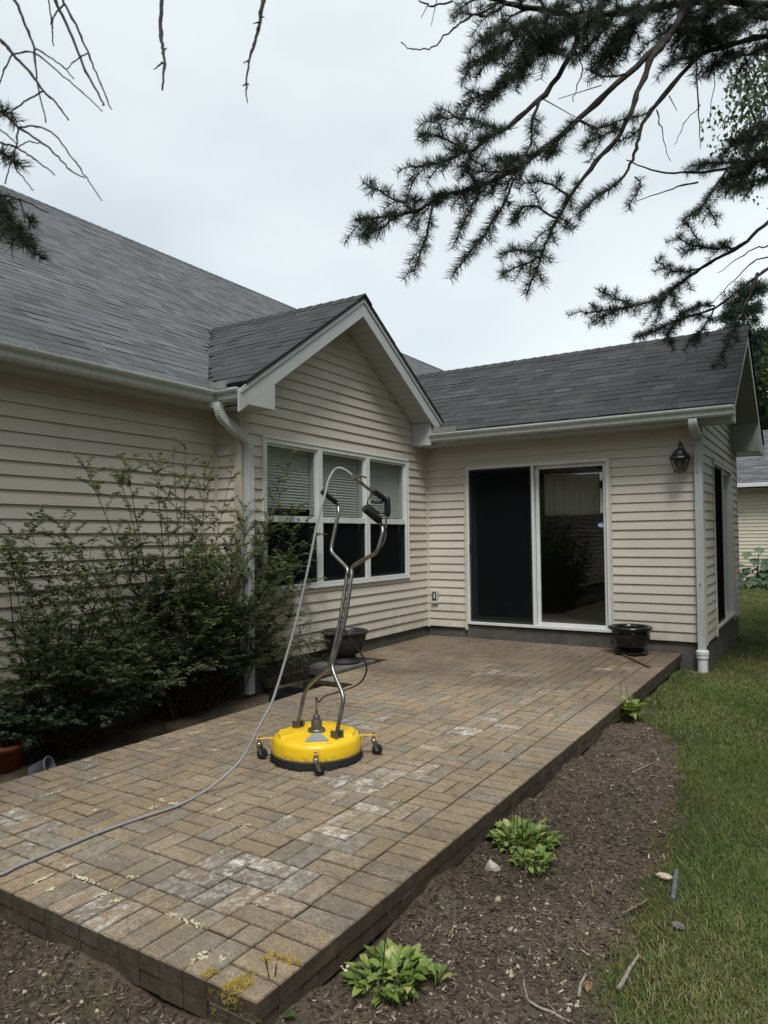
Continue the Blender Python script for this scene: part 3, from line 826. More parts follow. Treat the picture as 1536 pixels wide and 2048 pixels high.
def gutter(A, d, N, zb, caps=True):
    A, N = np.array(A, float), np.array(N, float)
    mb = MB(); mb.prism([(A[0] + N[0] * o, A[1] + N[1] * o, zb + z) for (o, z) in KP], d)
    gt = put('gutter', mb, 'gutter', house)
    if caps:
        cp = MB()
        dn = unit(np.array(d, float))
        for s in (0, 1):
            q = np.array(A) + (np.array(d) if s else 0) + dn * (0.0015 if s else -0.0035)
            cp.prism([(q[0] + N[0] * o, q[1] + N[1] * o, zb + z) for (o, z) in KP[:8]], dn * 0.002)
        put('end_cap', cp, 'gutter', gt)
    hg = MB()
    L_ = np.linalg.norm(d); k = 0.5
    while k < L_:
        q = A + dn * k if caps else A + unit(np.array(d, float)) * k
        hg.obox((q[0] + N[0] * 0.055, q[1] + N[1] * 0.055, zb + 0.094), (N, unit(np.array(d, float)), (0, 0, 1)), (0.05, 0.008, 0.001)); k += 0.8
    if hg.v: put('hanger', hg, 'flash', gt)
gutter((0.285, -0.3185, 0), (3.445, 0, 0), (0, -1, 0), 2.482)
gutter((-0.0900, -11.2, 0), (0, 7.355, 0), (1, 0, 0), 2.482)
gutter((0.034, -3.7365, 0), (0.236, 0, 0), (0, -1, 0), 2.484)
# splash guards in the two inside corners
mb = MB(); mb.box((0.027, -4.03, 2.586), (0.0295, -3.862, 2.650)); mb.box((0.027, -3.8605, 2.586), (0.165, -3.858, 2.650))
put('splash_guard', mb, 'flash', house)
put('splash_guard', MB().box((0.345, -0.441, 2.585), (0.66, -0.438, 2.652)), 'flash', house)

# gable (bump) rake boards, soffits, returns
XG = 0.315
def zl(y): return ZRDG + SLL * (y - RDG)
def zr(y): return ZRDG - SLR * (y - RDG)
def rake(yA, yB, zf, d0, d1, x0, x1, name, mat, parent=house):
    put(name, MB().prism([(x0, yA, zf(yA) - d0), (x0, yB, zf(yB) - d0), (x0, yB, zf(yB) - d1), (x0, yA, zf(yA) - d1)], (x1 - x0, 0, 0)), mat, parent)
rake(-3.86, RDG - 0.0008, zl, 0.045, 0.225, XG - 0.02, XG, 'rake_board', 'fascia')
rake(RDG + 0.0008, -0.14, zr, 0.045, 0.225, XG - 0.02, XG, 'rake_board', 'fascia')
rake(-3.84, RDG - 0.0008, zl, 0.028, 0.072, XG + 0.001, XG + 0.012, 'drip_edge', 'fascia')
rake(RDG + 0.0008, -0.14, zr, 0.028, 0.072, XG + 0.001, XG + 0.012, 'drip_edge', 'fascia')
def rake_soffit(yA, yB, zf, d, x0, x1, n):
    ys = np.linspace(yA, yB, n + 1)
    base = put('gable_soffit', MB().prism([(x0, yA, zf(yA) - d + 0.012), (x0, yB, zf(yB) - d + 0.012), (x0, yB, zf(yB) - d + 0.004), (x0, yA, zf(yA) - d + 0.004)], (x1 - x0, 0, 0)), 'soffit', house)
    for a, b in zip(ys, ys[1:]):
        a2, b2 = a + (b - a) * 0.03, b - (b - a) * 0.03
        put('soffit_panel', MB().prism([(x0, a2, zf(a2) - d + 0.004), (x0, b2, zf(b2) - d + 0.004), (x0, b2, zf(b2) - d - 0.003), (x0, a2, zf(a2) - d - 0.003)], (x1 - x0, 0, 0)), 'soffit', base)
rake_soffit(-3.45, RDG - 0.002, zl, 0.218, 0.016, XG - 0.021, 13)
rake_soffit(RDG + 0.002, -0.42, zr, 0.218, 0.016, XG - 0.021, 16)
# boxed returns
def box_return(y0, y1, zf, flip, x0=0.016, x1=XG - 0.0215, zb=2.446):
    put('cornice_return', MB().prism([(x0, y0, zb), (x0, y1, zb), (x0, y1, zf(y1) - 0.215), (x0, y0, zf(y0) - 0.215)], (x1 - x0, 0, 0)), 'fascia', house)
box_return(-3.735, -3.40, zl, 0, x1=XG - 0.001)
box_return(-0.41, -0.03, zr, 1, x1=0.284)
rake_z = 2.446
# right end gable of the wing
RYD, ZRD, SLD, XE = 1.65, 3.876, 0.634, 3.71
def zf_(y): return 2.62 + SLD * (y + 0.33)
def zb_(y): return ZRD - SLD * (y - RYD)
rake(-0.32, RYD - 0.0008, zf_, 0.045, 0.20, XE - 0.02, XE, 'rake_board', 'fascia')
rake(RYD + 0.0008, 3.62, zb_, 0.045, 0.20, XE - 0.02, XE, 'rake_board', 'fascia')
rake_soffit(0.02, RYD - 0.002, zf_, 0.205, XR + 0.016, XE - 0.021, 12)
rake_soffit(RYD + 0.002, 2.95, zb_, 0.205, XR + 0.016, XE - 0.021, 11)
for (y0, y1, zf) in ((-0.299, 0.0, zf_), (2.96, 3.60, zb_)):
    put('cornice_return', MB().prism([(XR + 0.002, y0, 2.446), (XR + 0.002, y1, 2.446), (XR + 0.002, y1, zf(y1) - 0.20), (XR + 0.002, y0, zf(y0) - 0.20)], (XE - 0.0005 - XR - 0.002, 0, 0)), 'fascia', house)
gutter((-1.9, 3.66, 0), (5.62, 0, 0), (0, 1, 0), 2.482)

# ---- downspouts
def downspout(pts, wdir, w, d, label=None):
    """ribbed rectangular pipe along points; wdir = direction of its wide face"""
    mb = MB(); P = [np.array(p, float) for p in pts]; n = 22
    wd = unit(np.array(wdir, float)); vs = []
    for i, p in enumerate(P):
        t = unit(P[min(i + 1, len(P) - 1)] - P[max(i - 1, 0)])
        b = unit(np.cross(t, wd))
        for (a, c) in PROF: vs.append(p + wd * a * w / 2 + b * c * d / 2)
    m = len(PROF)
    fs = [(i * m + k, i * m + (k + 1) % m, (i + 1) * m + (k + 1) % m, (i + 1) * m + k) for i in range(len(P) - 1) for k in range(m)]
    mb.add(vs, fs); mb.f.append(tuple(range(m - 1, -1, -1))); mb.t.append(0.5); mb.e.append(0)
    mb.f.append(tuple(range((len(P) - 1) * m, len(P) * m))); mb.t.append(0.5); mb.e.append(0)
    return mb
PROF = []
for s in (1, -1):
    for k in range(11):
        x = s * (-0.92 + 1.84 * k / 10); PROF.append((x, -s * (1.0 if k % 2 == 0 else 0.86)))
    PROF.append((s * 1.0, -s * 0.8)); PROF.append((s * 1.0, s * 0.8))
def elbow(pts, wdir, w, d, parent):
    """crimped elbow: rings swelling and narrowing"""
    P = smooth_pts(pts, 12); mb = MB(); wd = unit(np.array(wdir, float)); vs = []
    for i, p in enumerate(P):
        t = unit(P[min(i + 1, len(P) - 1)] - P[max(i - 1, 0)]); b = unit(np.cross(t, wd))
        k = 1.0 + (0.05 if i % 3 == 0 else 0)
        for (a, c) in ((-1, -.85), (-.85, -1), (.85, -1), (1, -.85), (1, .85), (.85, 1), (-.85, 1), (-1, .85)): vs.append(p + wd * a * w / 2 * k + b * c * d / 2 * k)
    m = 8
    mb.add(vs, [(i * m + k, i * m + (k + 1) % m, (i + 1) * m + (k + 1) % m, (i + 1) * m + k) for i in range(len(P) - 1) for k in range(m)])
    put('elbow', mb, 'gutter', parent)
ds = put('downspout', downspout([(0.058, -3.468, 2.14), (0.058, -3.468, 1.0), (0.060, -3.470, -0.10)], (0, 1, 0), 0.082, 0.058), 'gutter', house)
elbow([(0.02, -3.80, 2.484), (0.022, -3.80, 2.42), (0.028, -3.765, 2.35), (0.04, -3.62, 2.26), (0.052, -3.51, 2.205), (0.058, -3.468, 2.15), (0.058, -3.468, 2.10)], (0.9, 0.1, 0), 0.060, 0.080, ds)
ds = put('downspout', downspout([(3.345, -0.050, 2.30), (3.338, -0.050, 1.0), (3.334, -0.052, 0.03)], (1, 0, 0), 0.082, 0.058), 'gutter', house)
elbow([(3.345, -0.372, 2.484), (3.345, -0.370, 2.44), (3.345, -0.330, 2.40), (3.345, -0.20, 2.355), (3.345, -0.10, 2.33), (3.345, -0.052, 2.30), (3.345, -0.05, 2.24)], (1, 0, 0), 0.084, 0.062, ds)
ad = MB().lathe((3.334, -0.055, -0.24), [(0.052, 0), (0.052, 0.21), (0.062, 0.212), (0.062, 0.25), (0.066, 0.252), (0.066, 0.285), (0.052, 0.30), (0.03, 0.30)], 20)
put('drain_adapter', ad, 'trim', ds, True, auto=35)
for zz in (1.95, 0.75):
    put('strap_screw', MB().box((3.325, -0.0835, zz - 0.006), (3.337, -0.0805, zz + 0.006)), 'black', ds)

# ---- roofs
SH = []
def roof(name, Oe, Ud, Vd, T, lo, hi, mat, deck, dark=0.0):
    """Oe: point on the eave, Ud along the eave, Vd unit up the slope; deck: outline of the roof board"""
    Oe, Ud, Vd = np.array(Oe, float), np.array(Ud, float), unit(np.array(Vd, float))
    Nn = unit(np.cross(Ud, Vd)); Nn = Nn if Nn[2] > 0 else -Nn
    flip = np.cross(Ud, Vd)[2] < 0
    dk = MB(); dk.prism([np.array(p, float) - Nn * 0.006 for p in deck], -Nn * 0.02)
    part = put(name, dk, mat, house)
    e = 0.143; t = 0.0; row = 0
    while t < T - 0.02:
        t1 = min(t + e, T)
        a0, b0, a1, b1 = lo(t), hi(t), lo(t1), hi(t1)
        s = min(a0, a1) - random.uniform(0, 0.3)
        sag = 0.0
        while s < max(b0, b1):
            wd = random.choice((0.12, 0.15, 0.18, 0.22, 0.26, 0.32))
            q = [max(s, a0), min(s + wd - 0.002, b0), min(s + wd - 0.002, b1), max(s, a1)]
            s += wd
            if q[1] - q[0] < 0.015 or q[2] - q[3] < 0.001:
                if q[1] - q[0] < 0.03: continue
                q[2] = q[3] = (q[0] + q[1]) / 2
            h = random.choice((0.006, 0.0065, 0.0075, 0.0105)); j = random.uniform(-0.004, 0.002)
            P = lambda u, v, n: Oe + Ud * u + Vd * v + Nn * n
            vs = [P(q[0], t + j, h), P(q[1], t + j, h), P(q[2], t1 + 0.004, 0.004), P(q[3], t1 + 0.004, 0.004), P(q[0], t + j, -0.003), P(q[1], t + j, -0.003), P(q[2], t1 + .004, -0.003), P(q[3], t1 + .004, -0.003)]
            fs = [(0, 1, 2, 3), (4, 5, 1, 0), (5, 6, 2, 1), (7, 4, 0, 3)]
            if flip: fs = [f[::-1] for f in fs]
            SH.append((seen_area(vs[:4]), vs, fs, min(1, max(0, random.gauss(0.45, 0.22))), mat, part))
        t = t1; row += 1
    return part
# main roof, facing the patio
AE, AZ, AS = -0.09, 2.61, 0.68
ca = 1 / math.hypot(1, AS); vA = np.array((-ca, 0, AS * ca))
def za_t(t): return AZ + t * vA[2]
XRI = -6.3; ZRI = AZ + AS * (AE - XRI); TA = (ZRI - AZ) / vA[2]
ZBR = ZRDG - 0.004
def hiA(t):
    z = za_t(t)
    return -3.80 + (z - 2.633) / SLL + 0.0 if z < ZBR else 14.4
P_ = lambda t, y: (AE + vA[0] * t, y, AZ + vA[2] * t)
tb = (ZBR - AZ) / vA[2]
rm1 = roof('main_roof', (AE, 0, AZ), (0, 1, 0), vA, TA, lambda t: -11.3, hiA, 'roof', [P_(0, -11.3), P_(0, -3.80), P_(tb, RDG), P_(tb, 14.4), P_(TA, 14.4), P_(TA, -11.3)])
put('main_roof', MB().prism([(XRI, -11.3, ZRI), (XRI, 14.4, ZRI), (-12.6, 14.4, ZRI - 6.3 * AS), (-12.6, -11.3, ZRI - 6.3 * AS)], (0, 0, -0.03)), 'roof', house)
put('main_roof', MB().prism([P_(0, 3.7), P_(0, 14.4), P_(tb, 14.4), P_(tb, 1.8)], (0, 0, -0.03)), 'roof', house)
# bump roof
cl = 1 / math.hypot(1, SLL)
def xv(z): return AE - (z - AZ) / AS
YE = -3.80; zE = zl(YE)
TL = (ZRDG - zE) / (SLL * cl)
roof('gable_roof', (0, YE, zE), (1, 0, 0), (0, cl, SLL * cl), TL, lambda t: xv(zE + t * SLL * cl), lambda t: XG + 0.025, 'roof_shaded', [(xv(zE), YE, zE), (XG + 0.02, YE, zE), (XG + 0.02, RDG, ZRDG), (xv(ZRDG), RDG, ZRDG)])
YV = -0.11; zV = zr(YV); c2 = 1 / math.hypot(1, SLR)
roof('gable_roof', (0, YV, zV), (1, 0, 0), (0, -c2, SLR * c2), (ZRDG - zV) / (SLR * c2), lambda t: xv(zV + t * SLR * c2), lambda t: XG + 0.025, 'roof_shaded', [(xv(zV), YV, zV), (XG + 0.02, YV, zV), (XG + 0.02, RDG, ZRDG), (xv(ZRDG), RDG, ZRDG)])
# wing roof
cd_ = 1 / math.hypot(1, SLD)
def loD(t):
    y = -0.345 + t * cd_; z = zf_(y)
    return XG + 0.03 if y < YV else xv(z)
TD = (RYD + 0.345) / cd_
roof('wing_roof', (0, -0.345, zf_(-0.345)), (1, 0, 0), (0, cd_, SLD * cd_), TD, loD, lambda t: XE + 0.025, 'roof_shaded', [(XG + 0.03, -0.345, zf_(-0.345)), (XE + 0.02, -0.345, zf_(-0.345)), (XE + 0.02, RYD, ZRD), (xv(ZRD), RYD, ZRD), (xv(zf_(YV)), YV, zf_(YV)), (XG + 0.03, YV, zf_(YV))])
put('wing_roof', MB().prism([(xv(ZRD), RYD, ZRD), (XE + 0.02, RYD, ZRD), (XE + 0.02, 3.64, zb_(3.64)), (-0.1, 3.64, zb_(3.64))], (0, 0, -0.02)), 'roof_shaded', house)
SH.sort(key=lambda q: -q[0])
for (ar, vs, fs, ti, mat, part) in SH[:300]:
    put('shingle', MB().add(vs, fs, ti), mat, part)
mb = MB(); mats = []
for (ar, vs, fs, ti, mat, part) in SH[300:]:
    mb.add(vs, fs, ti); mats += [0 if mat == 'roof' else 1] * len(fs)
me = mb.mesh('shingle'); me.materials.append(M['roof']); me.materials.append(M['roof_shaded'])
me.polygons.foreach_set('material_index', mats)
put('shingle', me, None, house, kind='stuff')
# ridge caps
def caps(A, B, s0, s1, n, mat, across, split=True, w=0.13):
    """folded cap shingles along a ridge from A to B; s0, s1: slopes each side; across: horizontal unit across the ridge"""
    A, B = np.array(A, float), np.array(B, float); d = (B - A) / n; ac = np.array(across, float); J = MB()
    for i in range(n):
        p = A + d * i; q = p + d * 1.06; h0, h1 = 0.020, 0.011
        vs = []
        for (c, h) in ((p, h0), (q, h1)):
            vs += [c - ac * w + Z3 * (h - s0 * w), c + Z3 * (h + 0.004), c + ac * w + Z3 * (h - s1 * w)]
        vs += [v - Z3 * 0.02 for v in vs]
        fs = [(0, 1, 4, 3), (1, 2, 5, 4), (0, 6, 7, 1), (1, 7, 8, 2), (0, 3, 9, 6), (2, 8, 11, 5), (3, 4, 10, 9), (4, 5, 11, 10)]
        m = MB() if split else J
        m.add(vs, fs, random.uniform(0.1, 0.6))
        if split: put('ridge_cap', m, mat, house)
    if not split: put('ridge_cap', J, mat, house)
caps((XG + 0.03, RDG, ZRDG), (xv(ZRDG), RDG, ZRDG), SLL, SLR, 16, 'roof_shaded', (0, 1, 0))
caps((XE + 0.03, RYD, ZRD), (xv(ZRD) + 0.1, RYD, ZRD), SLD, SLD, 36, 'roof_shaded', (0, 1, 0))
caps((XRI, -11.3, ZRI), (XRI, 14.4, ZRI), AS, AS, 180, 'roof', (1, 0, 0), False)

# ================================================================== PATIO
patio = thing('patio', None, None, (1.9, -3.4, GZ), kind='structure')
PX, PY, PXL = 3.122, -6.752, 0.722
EFFP = [(740, 1564, .9), (724, 1576, .8), (767, 1549, .5), (920, 1468, 1), (931, 1455, 1), (888, 1463, .7), (966, 1441, .7), (853, 1531, .7), (755, 1621, .8), (697, 1627, .7), (677, 1558, .8), (662, 1662, .8), (728, 1445, .8), (740, 1458, .7), (654, 1592, .5), (995, 1343, .9), (1024, 1348, .9), (1099, 1385, .7), (1202, 1337, .8), (1148, 1294, .9), (1003, 1451, .6), (35, 1625, 1), (10, 1635, .8), (40, 1690, .7), (70, 1660, .5), (180, 1810, .8), (232, 1815, .8), (440, 1800, .9), (470, 1725, .9), (520, 1735, 1), (445, 1745, .8), (215, 1835, .5), (860, 1560, .4), (830, 1620, .5), (690, 1700, .4), (640, 1690, .5), (1060, 1400, .5), (1000, 1420, .6), (880, 1500, .5), (1060, 1330, .5), (1240, 1320, .4), (700, 1440, .8), (755, 1440, .6), (640, 1475, .2), (600, 1760, .5), (540, 1790, .5), (390, 1760, .5), (1100, 1290, .7), (1180, 1310, .6), (930, 1290, .3), (960, 1350, .4), (260, 1900, .4), (340, 1700, .3)]
EFFW = [(hit(u, v, 'z', 0)[:2], s) for (u, v, s) in EFFP]
def eff_at(x, y):
    e = 0.0
    for (p, s) in EFFW:
        d2 = (p[0] - x) ** 2 + (p[1] - y) ** 2
        if d2 < 0.08: e = max(e, s * math.exp(-d2 / (2 * 0.066 ** 2)))
    return e if e > 0.12 else 0.0
PV = []
def paver(x0, x1, y0, y1):
    gp = random.uniform(0.0013, 0.0030); c = 0.0042
    x0 += gp + random.uniform(0, .001); x1 -= gp + random.uniform(0, .001); y0 += gp + random.uniform(0, .001); y1 -= gp + random.uniform(0, .001)
    far_ = min(1.0, max(0.0, ((y0 + 6.7) / 6.7)))
    h = random.gauss(0, 0.0008) + 0.004 * math.sin(1.9 * x0 + 0.8 * y0) * 0.4; sx, sy = random.gauss(0, 0.006), random.gauss(0, 0.006)
    z = lambda x, y: h + sx * (x - (x0 + x1) / 2) + sy * (y - (y0 + y1) / 2)
    xs, ys = (x0, x1, x1, x0), (y0, y0, y1, y1)
    ix, iy = (x0 + c, x1 - c, x1 - c, x0 + c), (y0 + c, y0 + c, y1 - c, y1 - c)
    vs = [(x, y, z(x, y)) for x, y in zip(ix, iy)] + [(x, y, z(x, y) - c) for x, y in zip(xs, ys)] + [(x, y, -0.058) for x, y in zip(xs, ys)]
    fs = [(0, 1, 2, 3)]
    for i in range(4):
        j = (i + 1) % 4
        fs += [(4 + i, 4 + j, j, i), (8 + i, 8 + j, 4 + j, 4 + i)]
    t = random.choice((random.uniform(0, .25), random.uniform(.25, .7), random.uniform(.3, .6), random.uniform(.7, 1.0)))
    PV.append((seen_area(vs[4:8]), vs, fs, t, eff_at((x0 + x1) / 2, (y0 + y1) / 2)))
for i in range(67):                                                    # right border
    y = PY + i * 0.1
    paver(PX - 0.2, PX, y, y + 0.1 if i < 66 else y + 0.148)
for i in range(22):                                                    # near border and the row of halves behind it
    x = PXL + i * 0.1
    paver(x, x + 0.1, PY, PY + 0.2)
    if i >= 2: paver(x, x + 0.1, PY + 0.2, PY + 0.3)
for i in range(64):                                                    # left border
    y = PY + 0.2 + i * 0.1
    if y + 0.1 < -3.20: paver(PXL, PXL + 0.2, y, y + 0.1)
j = 0
while PY + 0.3 + j * 0.2 < -0.05:
    y0 = PY + 0.3 + j * 0.2; y1 = min(y0 + 0.2, -0.004)
    i0 = 0 if y0 < -3.25 else (-2 if y0 < -2.05 else -5)
    for i in range(i0, 10):
        x0 = PXL + 0.2 + i * 0.2; x1 = x0 + 0.2
        if i == -5: x0 = 0.02 if y0 > -2.05 else x0
        if (i + j) % 2 == 1 or y1 - y0 < 0.15:
            ym = min(y0 + 0.1, y1 - 0.02); paver(x0, x1, y0, ym); paver(x0, x1, ym, y1)
        else:
            xm = x0 + (x1 - x0) / 2; paver(x0, xm, y0, y1); paver(xm, x1, y0, y1)
    j += 1
PV.sort(key=lambda q: -q[0])
for (a, vs, fs, t, e) in PV[:300]: put('paver', MB().add(vs, fs, t, e if e else 0.0001), 'paver', patio)
mb = MB()
for (a, vs, fs, t, e) in PV[300:]: mb.add(vs, fs, t, e if e else 0.0001)
put('paver', mb, 'paver', patio, kind='stuff')
def edge_brick(a, b):
    put('edge_brick', MB().box(a, b, random.random()), 'paver', patio, bevel=0.003)
for i in range(67):
    y = PY + i * 0.1 + random.uniform(-.002, .002); d = random.uniform(0.003, 0.009)
    edge_brick((PX - 0.19, y + 0.002, -0.118), (PX - d, y + 0.098, -0.0595))
for i in range(22):
    x = PXL + i * 0.1; d = random.uniform(0.003, 0.009)
    edge_brick((x + 0.002, PY + d, -0.118), (x + 0.098, PY + 0.19, -0.0595))
mb = MB().box((PXL + 0.02, PY + 0.022, -0.3), (PX - 0.022, -0.002, -0.0105)); mb.box((0.42, -3.16, -0.3), (PXL + 0.0195, -0.002, -0.0105)); mb.box((0.005, -1.99, -0.3), (0.4195, -0.002, -0.0105))
put('joint_sand', mb, 'joint', patio)

# lichen crusts along the joints
C1 = lambda x, y: (x / 2.954, 1400 + y / 2.954)
DASH = [((245, 570), (380, 525)), ((450, 500), (680, 425)), ((490, 410), (560, 370)), ((780, 290), (900, 300)), ((960, 295), (1060, 285)), ((1100, 200), (1200, 180)), ((1290, 140), (1390, 130)), ((1060, 250), (1110, 240)), ((400, 1020), (580, 1090)), ((150, 1100), (330, 1020)), ((930, 585), (970, 595)), ((1000, 605), (1050, 615)), ((1250, 665), (1330, 635)), ((550, 1170), (680, 1115)), ((980, 1260), (1080, 1290)), ((1060, 1290), (1210, 1340)), ((1120, 1560), (1260, 1470)), ((1290, 1540), (1340, 1515)), ((540, 655), (580, 645)), ((700, 340), (730, 335)), ((490, 360), (540, 350)), ((1240, 300), (1290, 290)), ((380, 990), (450, 955)), ((270, 1130), (350, 1095)), ((1430, 740), (1470, 735)), ((880, 640), (930, 625)), ((760, 1040), (800, 1050)), ((640, 1190), (720, 1180))]
WD = [(hit(*C1(*a), 'z', 0), hit(*C1(*b), 'z', 0)) for a, b in DASH]
WD += [(hit(a, b, 'z', 0), hit(c, d, 'z', 0)) for (a, b, c, d) in ((1085, 1432, 1112, 1428), (1124, 1434, 1143, 1424), (690, 1935, 690, 1935), (560, 1640, 590, 1628), (780, 1610, 800, 1600), (500, 1815, 560, 1780))]
def blob(mb, c, r, h, tint=0.5, n=7):
    a0 = random.uniform(0, 6.28); ring = []
    for k in range(n):
        a = a0 + 2 * math.pi * k / n; rr = r * random.uniform(0.55, 1.1)
        ring.append((c[0] + rr * math.cos(a), c[1] + rr * math.sin(a), c[2] - 0.001))
    top = [(c[0] + (p[0] - c[0]) * .6, c[1] + (p[1] - c[1]) * .6, c[2] + h * random.uniform(.6, 1)) for p in ring]
    mb.add(ring + top + [(c[0], c[1], c[2] + h)], [(i, (i + 1) % n, n + (i + 1) % n, n + i) for i in range(n)] + [(n + i, n + (i + 1) % n, 2 * n) for i in range(n)], tint)
mb = MB()
for (a, b) in WD:
    L_ = np.linalg.norm(b - a)
    for k in range(int(8 + L_ * 240)):
        t = random.random(); p = a + (b - a) * t + np.array((random.gauss(0, .007), random.gauss(0, .007), 0))
        p[2] = 0.0005; r = random.uniform(0.002, 0.0085) * (1 - 0.5 * abs(2 * t - 1))
        blob(mb, p, r, r * 0.28)
put('lichen', mb, 'lichen', None, kind='stuff')['label'] = 'pale crusts of lichen in the joints of the brick patio'

# moss tufts hanging over the near corner
def tufts(name, spots, mat, label, hgt, n):
    V, T, tt = [], [], []
    for (c, rx, ry, dz) in spots:
        m = int(n * rx * ry / 0.004) + 30
        a = rng.uniform(0, 2 * np.pi, m); r = np.sqrt(rng.uniform(0, 1, m))
        x, y = c[0] + rx * r * np.cos(a), c[1] + ry * r * np.sin(a)
        over = np.maximum(np.maximum(PY - y, x - PX), 0)
        z = c[2] - over * dz + (1 - r * r) * hgt * 0.5
        d = unit(np.stack([rng.normal(0, .6, m) + np.cos(a) * .6, rng.normal(0, .6, m) + np.sin(a) * .6, rng.uniform(.2, 1, m)], -1))
        L_ = rng.uniform(.4, 1.2, m)[:, None] * hgt
        B = np.stack([x, y, z], -1); s = unit(np.cross(d, rng.normal(0, 1, (m, 3)))) * hgt * 0.10
        o = sum(len(q) for q in V); V.append(np.stack([B - s, B + s, B + d * L_], 1).reshape(-1, 3))
        T.append(np.arange(m * 3).reshape(-1, 3) + o); tt.append(np.clip(rng.normal(.55, .25, m), 0, 1))
    me = np_mesh(name, np.concatenate(V), tris=np.concatenate(T), tint=np.concatenate(tt))
    o = put(name, me, mat, None, kind='stuff'); o['label'] = label
C7 = lambda x, y, z=0.0: hit(380 + x / 5.908, 1800 + y / 5.908, 'z', z)
tufts('moss', [(C7(640, 960), .030, .022, 1.2), (C7(560, 1010), .034, .022, 1.4), (C7(470, 1060), .03, .022, 1.5), (C7(520, 1100), .026, .022, 2.0), (C7(690, 1000), .014, .02, 1), (C7(280, 860), .026, .012, 1.2), (C7(200, 900), .02, .014, 1.6), (C7(900, 710), .022, .012, 1), (C7(1000, 670), .026, .012, 1), (C7(1110, 700), .026, .014, 1), (C7(1220, 740), .026, .014, 1), (C7(720, 870), .012, .012, 1)], 'moss', 'tufts of dry yellow moss over the near corner of the patio', 0.011, 1500)
tufts('moss', [((hit(430, 1990, 'y', PY - .012)), .03, .015, 0), ((hit(470, 2010, 'y', PY - .012)), .03, .015, 0), ((hit(430, 2030, 'y', PY - .012)), .04, .018, 0), ((hit(500, 2040, 'y', PY - .012)), .04, .018, 0), (hit(1265, 1860, 'z', GZ), .07, .10, 0), (hit(1230, 1890, 'z', GZ), .05, .07, 0), (hit(690, 1960, 'z', GZ), .10, .08, 0), (hit(130, 1900, 'z', GZ), .05, .05, 0), (hit(1330, 1740, 'z', GZ), .06, .07, 0), (hit(1150, 1880, 'z', GZ), .06, .05, 0), (hit(1280, 1420, 'z', GZ), .14, .06, 0)] + [(np.array((float(bed_edge(yy)) + random.uniform(-.10, .06), yy, GZ + .004)), random.uniform(.04, .10), random.uniform(.05, .13), 0) for yy in np.arange(-6.0, -2.4, .16)], 'greenmoss', 'olive moss on the soil and on the near face of the patio', 0.012, 90)

# ================================================================== SURFACE CLEANER
C0 = np.array((1.905, -4.890, 0.0))
cl_ = thing('surface_cleaner', 'yellow round pressure-washing surface cleaner with a steel handle, standing on the brick patio', 'surface cleaner', C0)
mb = MB().lathe(C0, [(0.0, 0.150), (0.06, 0.1495), (0.150, 0.146), (0.225, 0.139), (0.242, 0.134), (0.252, 0.124), (0.258, 0.110), (0.262, 0.046), (0.256, 0.046), (0.252, 0.10), (0.0, 0.13)], 72)
deck = put('deck', mb, 'yellow', cl_, True, auto=50)
put('rim', MB().lathe(C0, [(0.2625, 0.050), (0.2665, 0.050), (0.2665, 0.040), (0.2625, 0.040)], 64), 'castmetal', cl_, True, auto=40)
mb = MB(); n = 300
mb.lathe(C0, [(0.255, 0.0395), (0.264, 0.0395), (0.270, 0.016), (0.262, 0.014)], 48)
for k in range(n):
    a = 2 * math.pi * k / n + random.uniform(-.01, .01); d = np.array((math.cos(a), math.sin(a), 0)); s = np.array((-d[1], d[0], 0))
    r0, r1 = 0.264 + random.uniform(-.002, .003), 0.271 + random.uniform(-.006, .008); z1 = random.uniform(0.001, 0.007)
    p, q = C0 + d * r0 + Z3 * 0.039, C0 + d * r1 + Z3 * z1
    mb.add([p - s * .003, p + s * .003, q + s * .0035, q - s * .0035], [(0, 1, 2, 3)])
    mb.add([p - s * .003 - d * .004, p + s * .003 - d * .004, q + s * .0035 - d * .006, q - s * .0035 - d * .006], [(0, 1, 2, 3)])
put('brush_skirt', mb, 'rubber', cl_)
ax = unit(np.array((0.98372, -0.17969, 0.0))); nr = np.array((0.17969, 0.98372, 0.0))     # hinge axis and the way the handle leans
tocam = unit(np.array((CAM[0] - C0[0], CAM[1] - C0[1], 0))); ang0 = math.atan2(tocam[1], tocam[0])
def top_z(r): return np.interp(r, [0.06, .15, .225, .242], [.1495, .146, .139, .134])
def sector(a0, a1, r0, r1, h):
    mb = MB(); m = 8
    th = np.linspace(a0, a1, m + 1)
    def ring(rr0, rr1, dz, inset):
        out = []
        for k, t in enumerate(th):
            tt = t + (inset if k == 0 else (-inset if k == m else 0))
            out.append(((rr0, tt, dz), (rr1, tt, dz)))
        return out
    lo, hi = ring(r0, r1, -0.002, 0), ring(r0 + .008, r1 - .008, h, .06)
    P = lambda q: C0 + np.array((q[0] * math.cos(q[1]), q[0] * math.sin(q[1]), top_z(q[0]) + q[2]))
    vs = [P(q) for pr in lo for q in pr] + [P(q) for pr in hi for q in pr]; b = (m + 1) * 2; fs = []
    for k in range(m):
        i = 2 * k
        fs += [(b + i, b + i + 1, b + i + 3, b + i + 2), (i + 1, i + 3, b + i + 3, b + i + 1), (i + 2, i, b + i, b + i + 2)]
    fs += [(0, 1, b + 1, b), (2 * m + 1, 2 * m, b + 2 * m, b + 2 * m + 1)]
    return put('raised_panel', mb.add(vs, fs), 'yellow', deck)
sector(ang0 + .9 + .2, ang0 + 1.95, 0.085, 0.232, 0.0125)
sector(ang0 - 1.95, ang0 - 1.1, 0.085, 0.232, 0.0125)
sector(ang0 + 2.45, ang0 + 3.75, 0.085, 0.232, 0.0125)
tv = np.array((-tocam[1], tocam[0], 0))
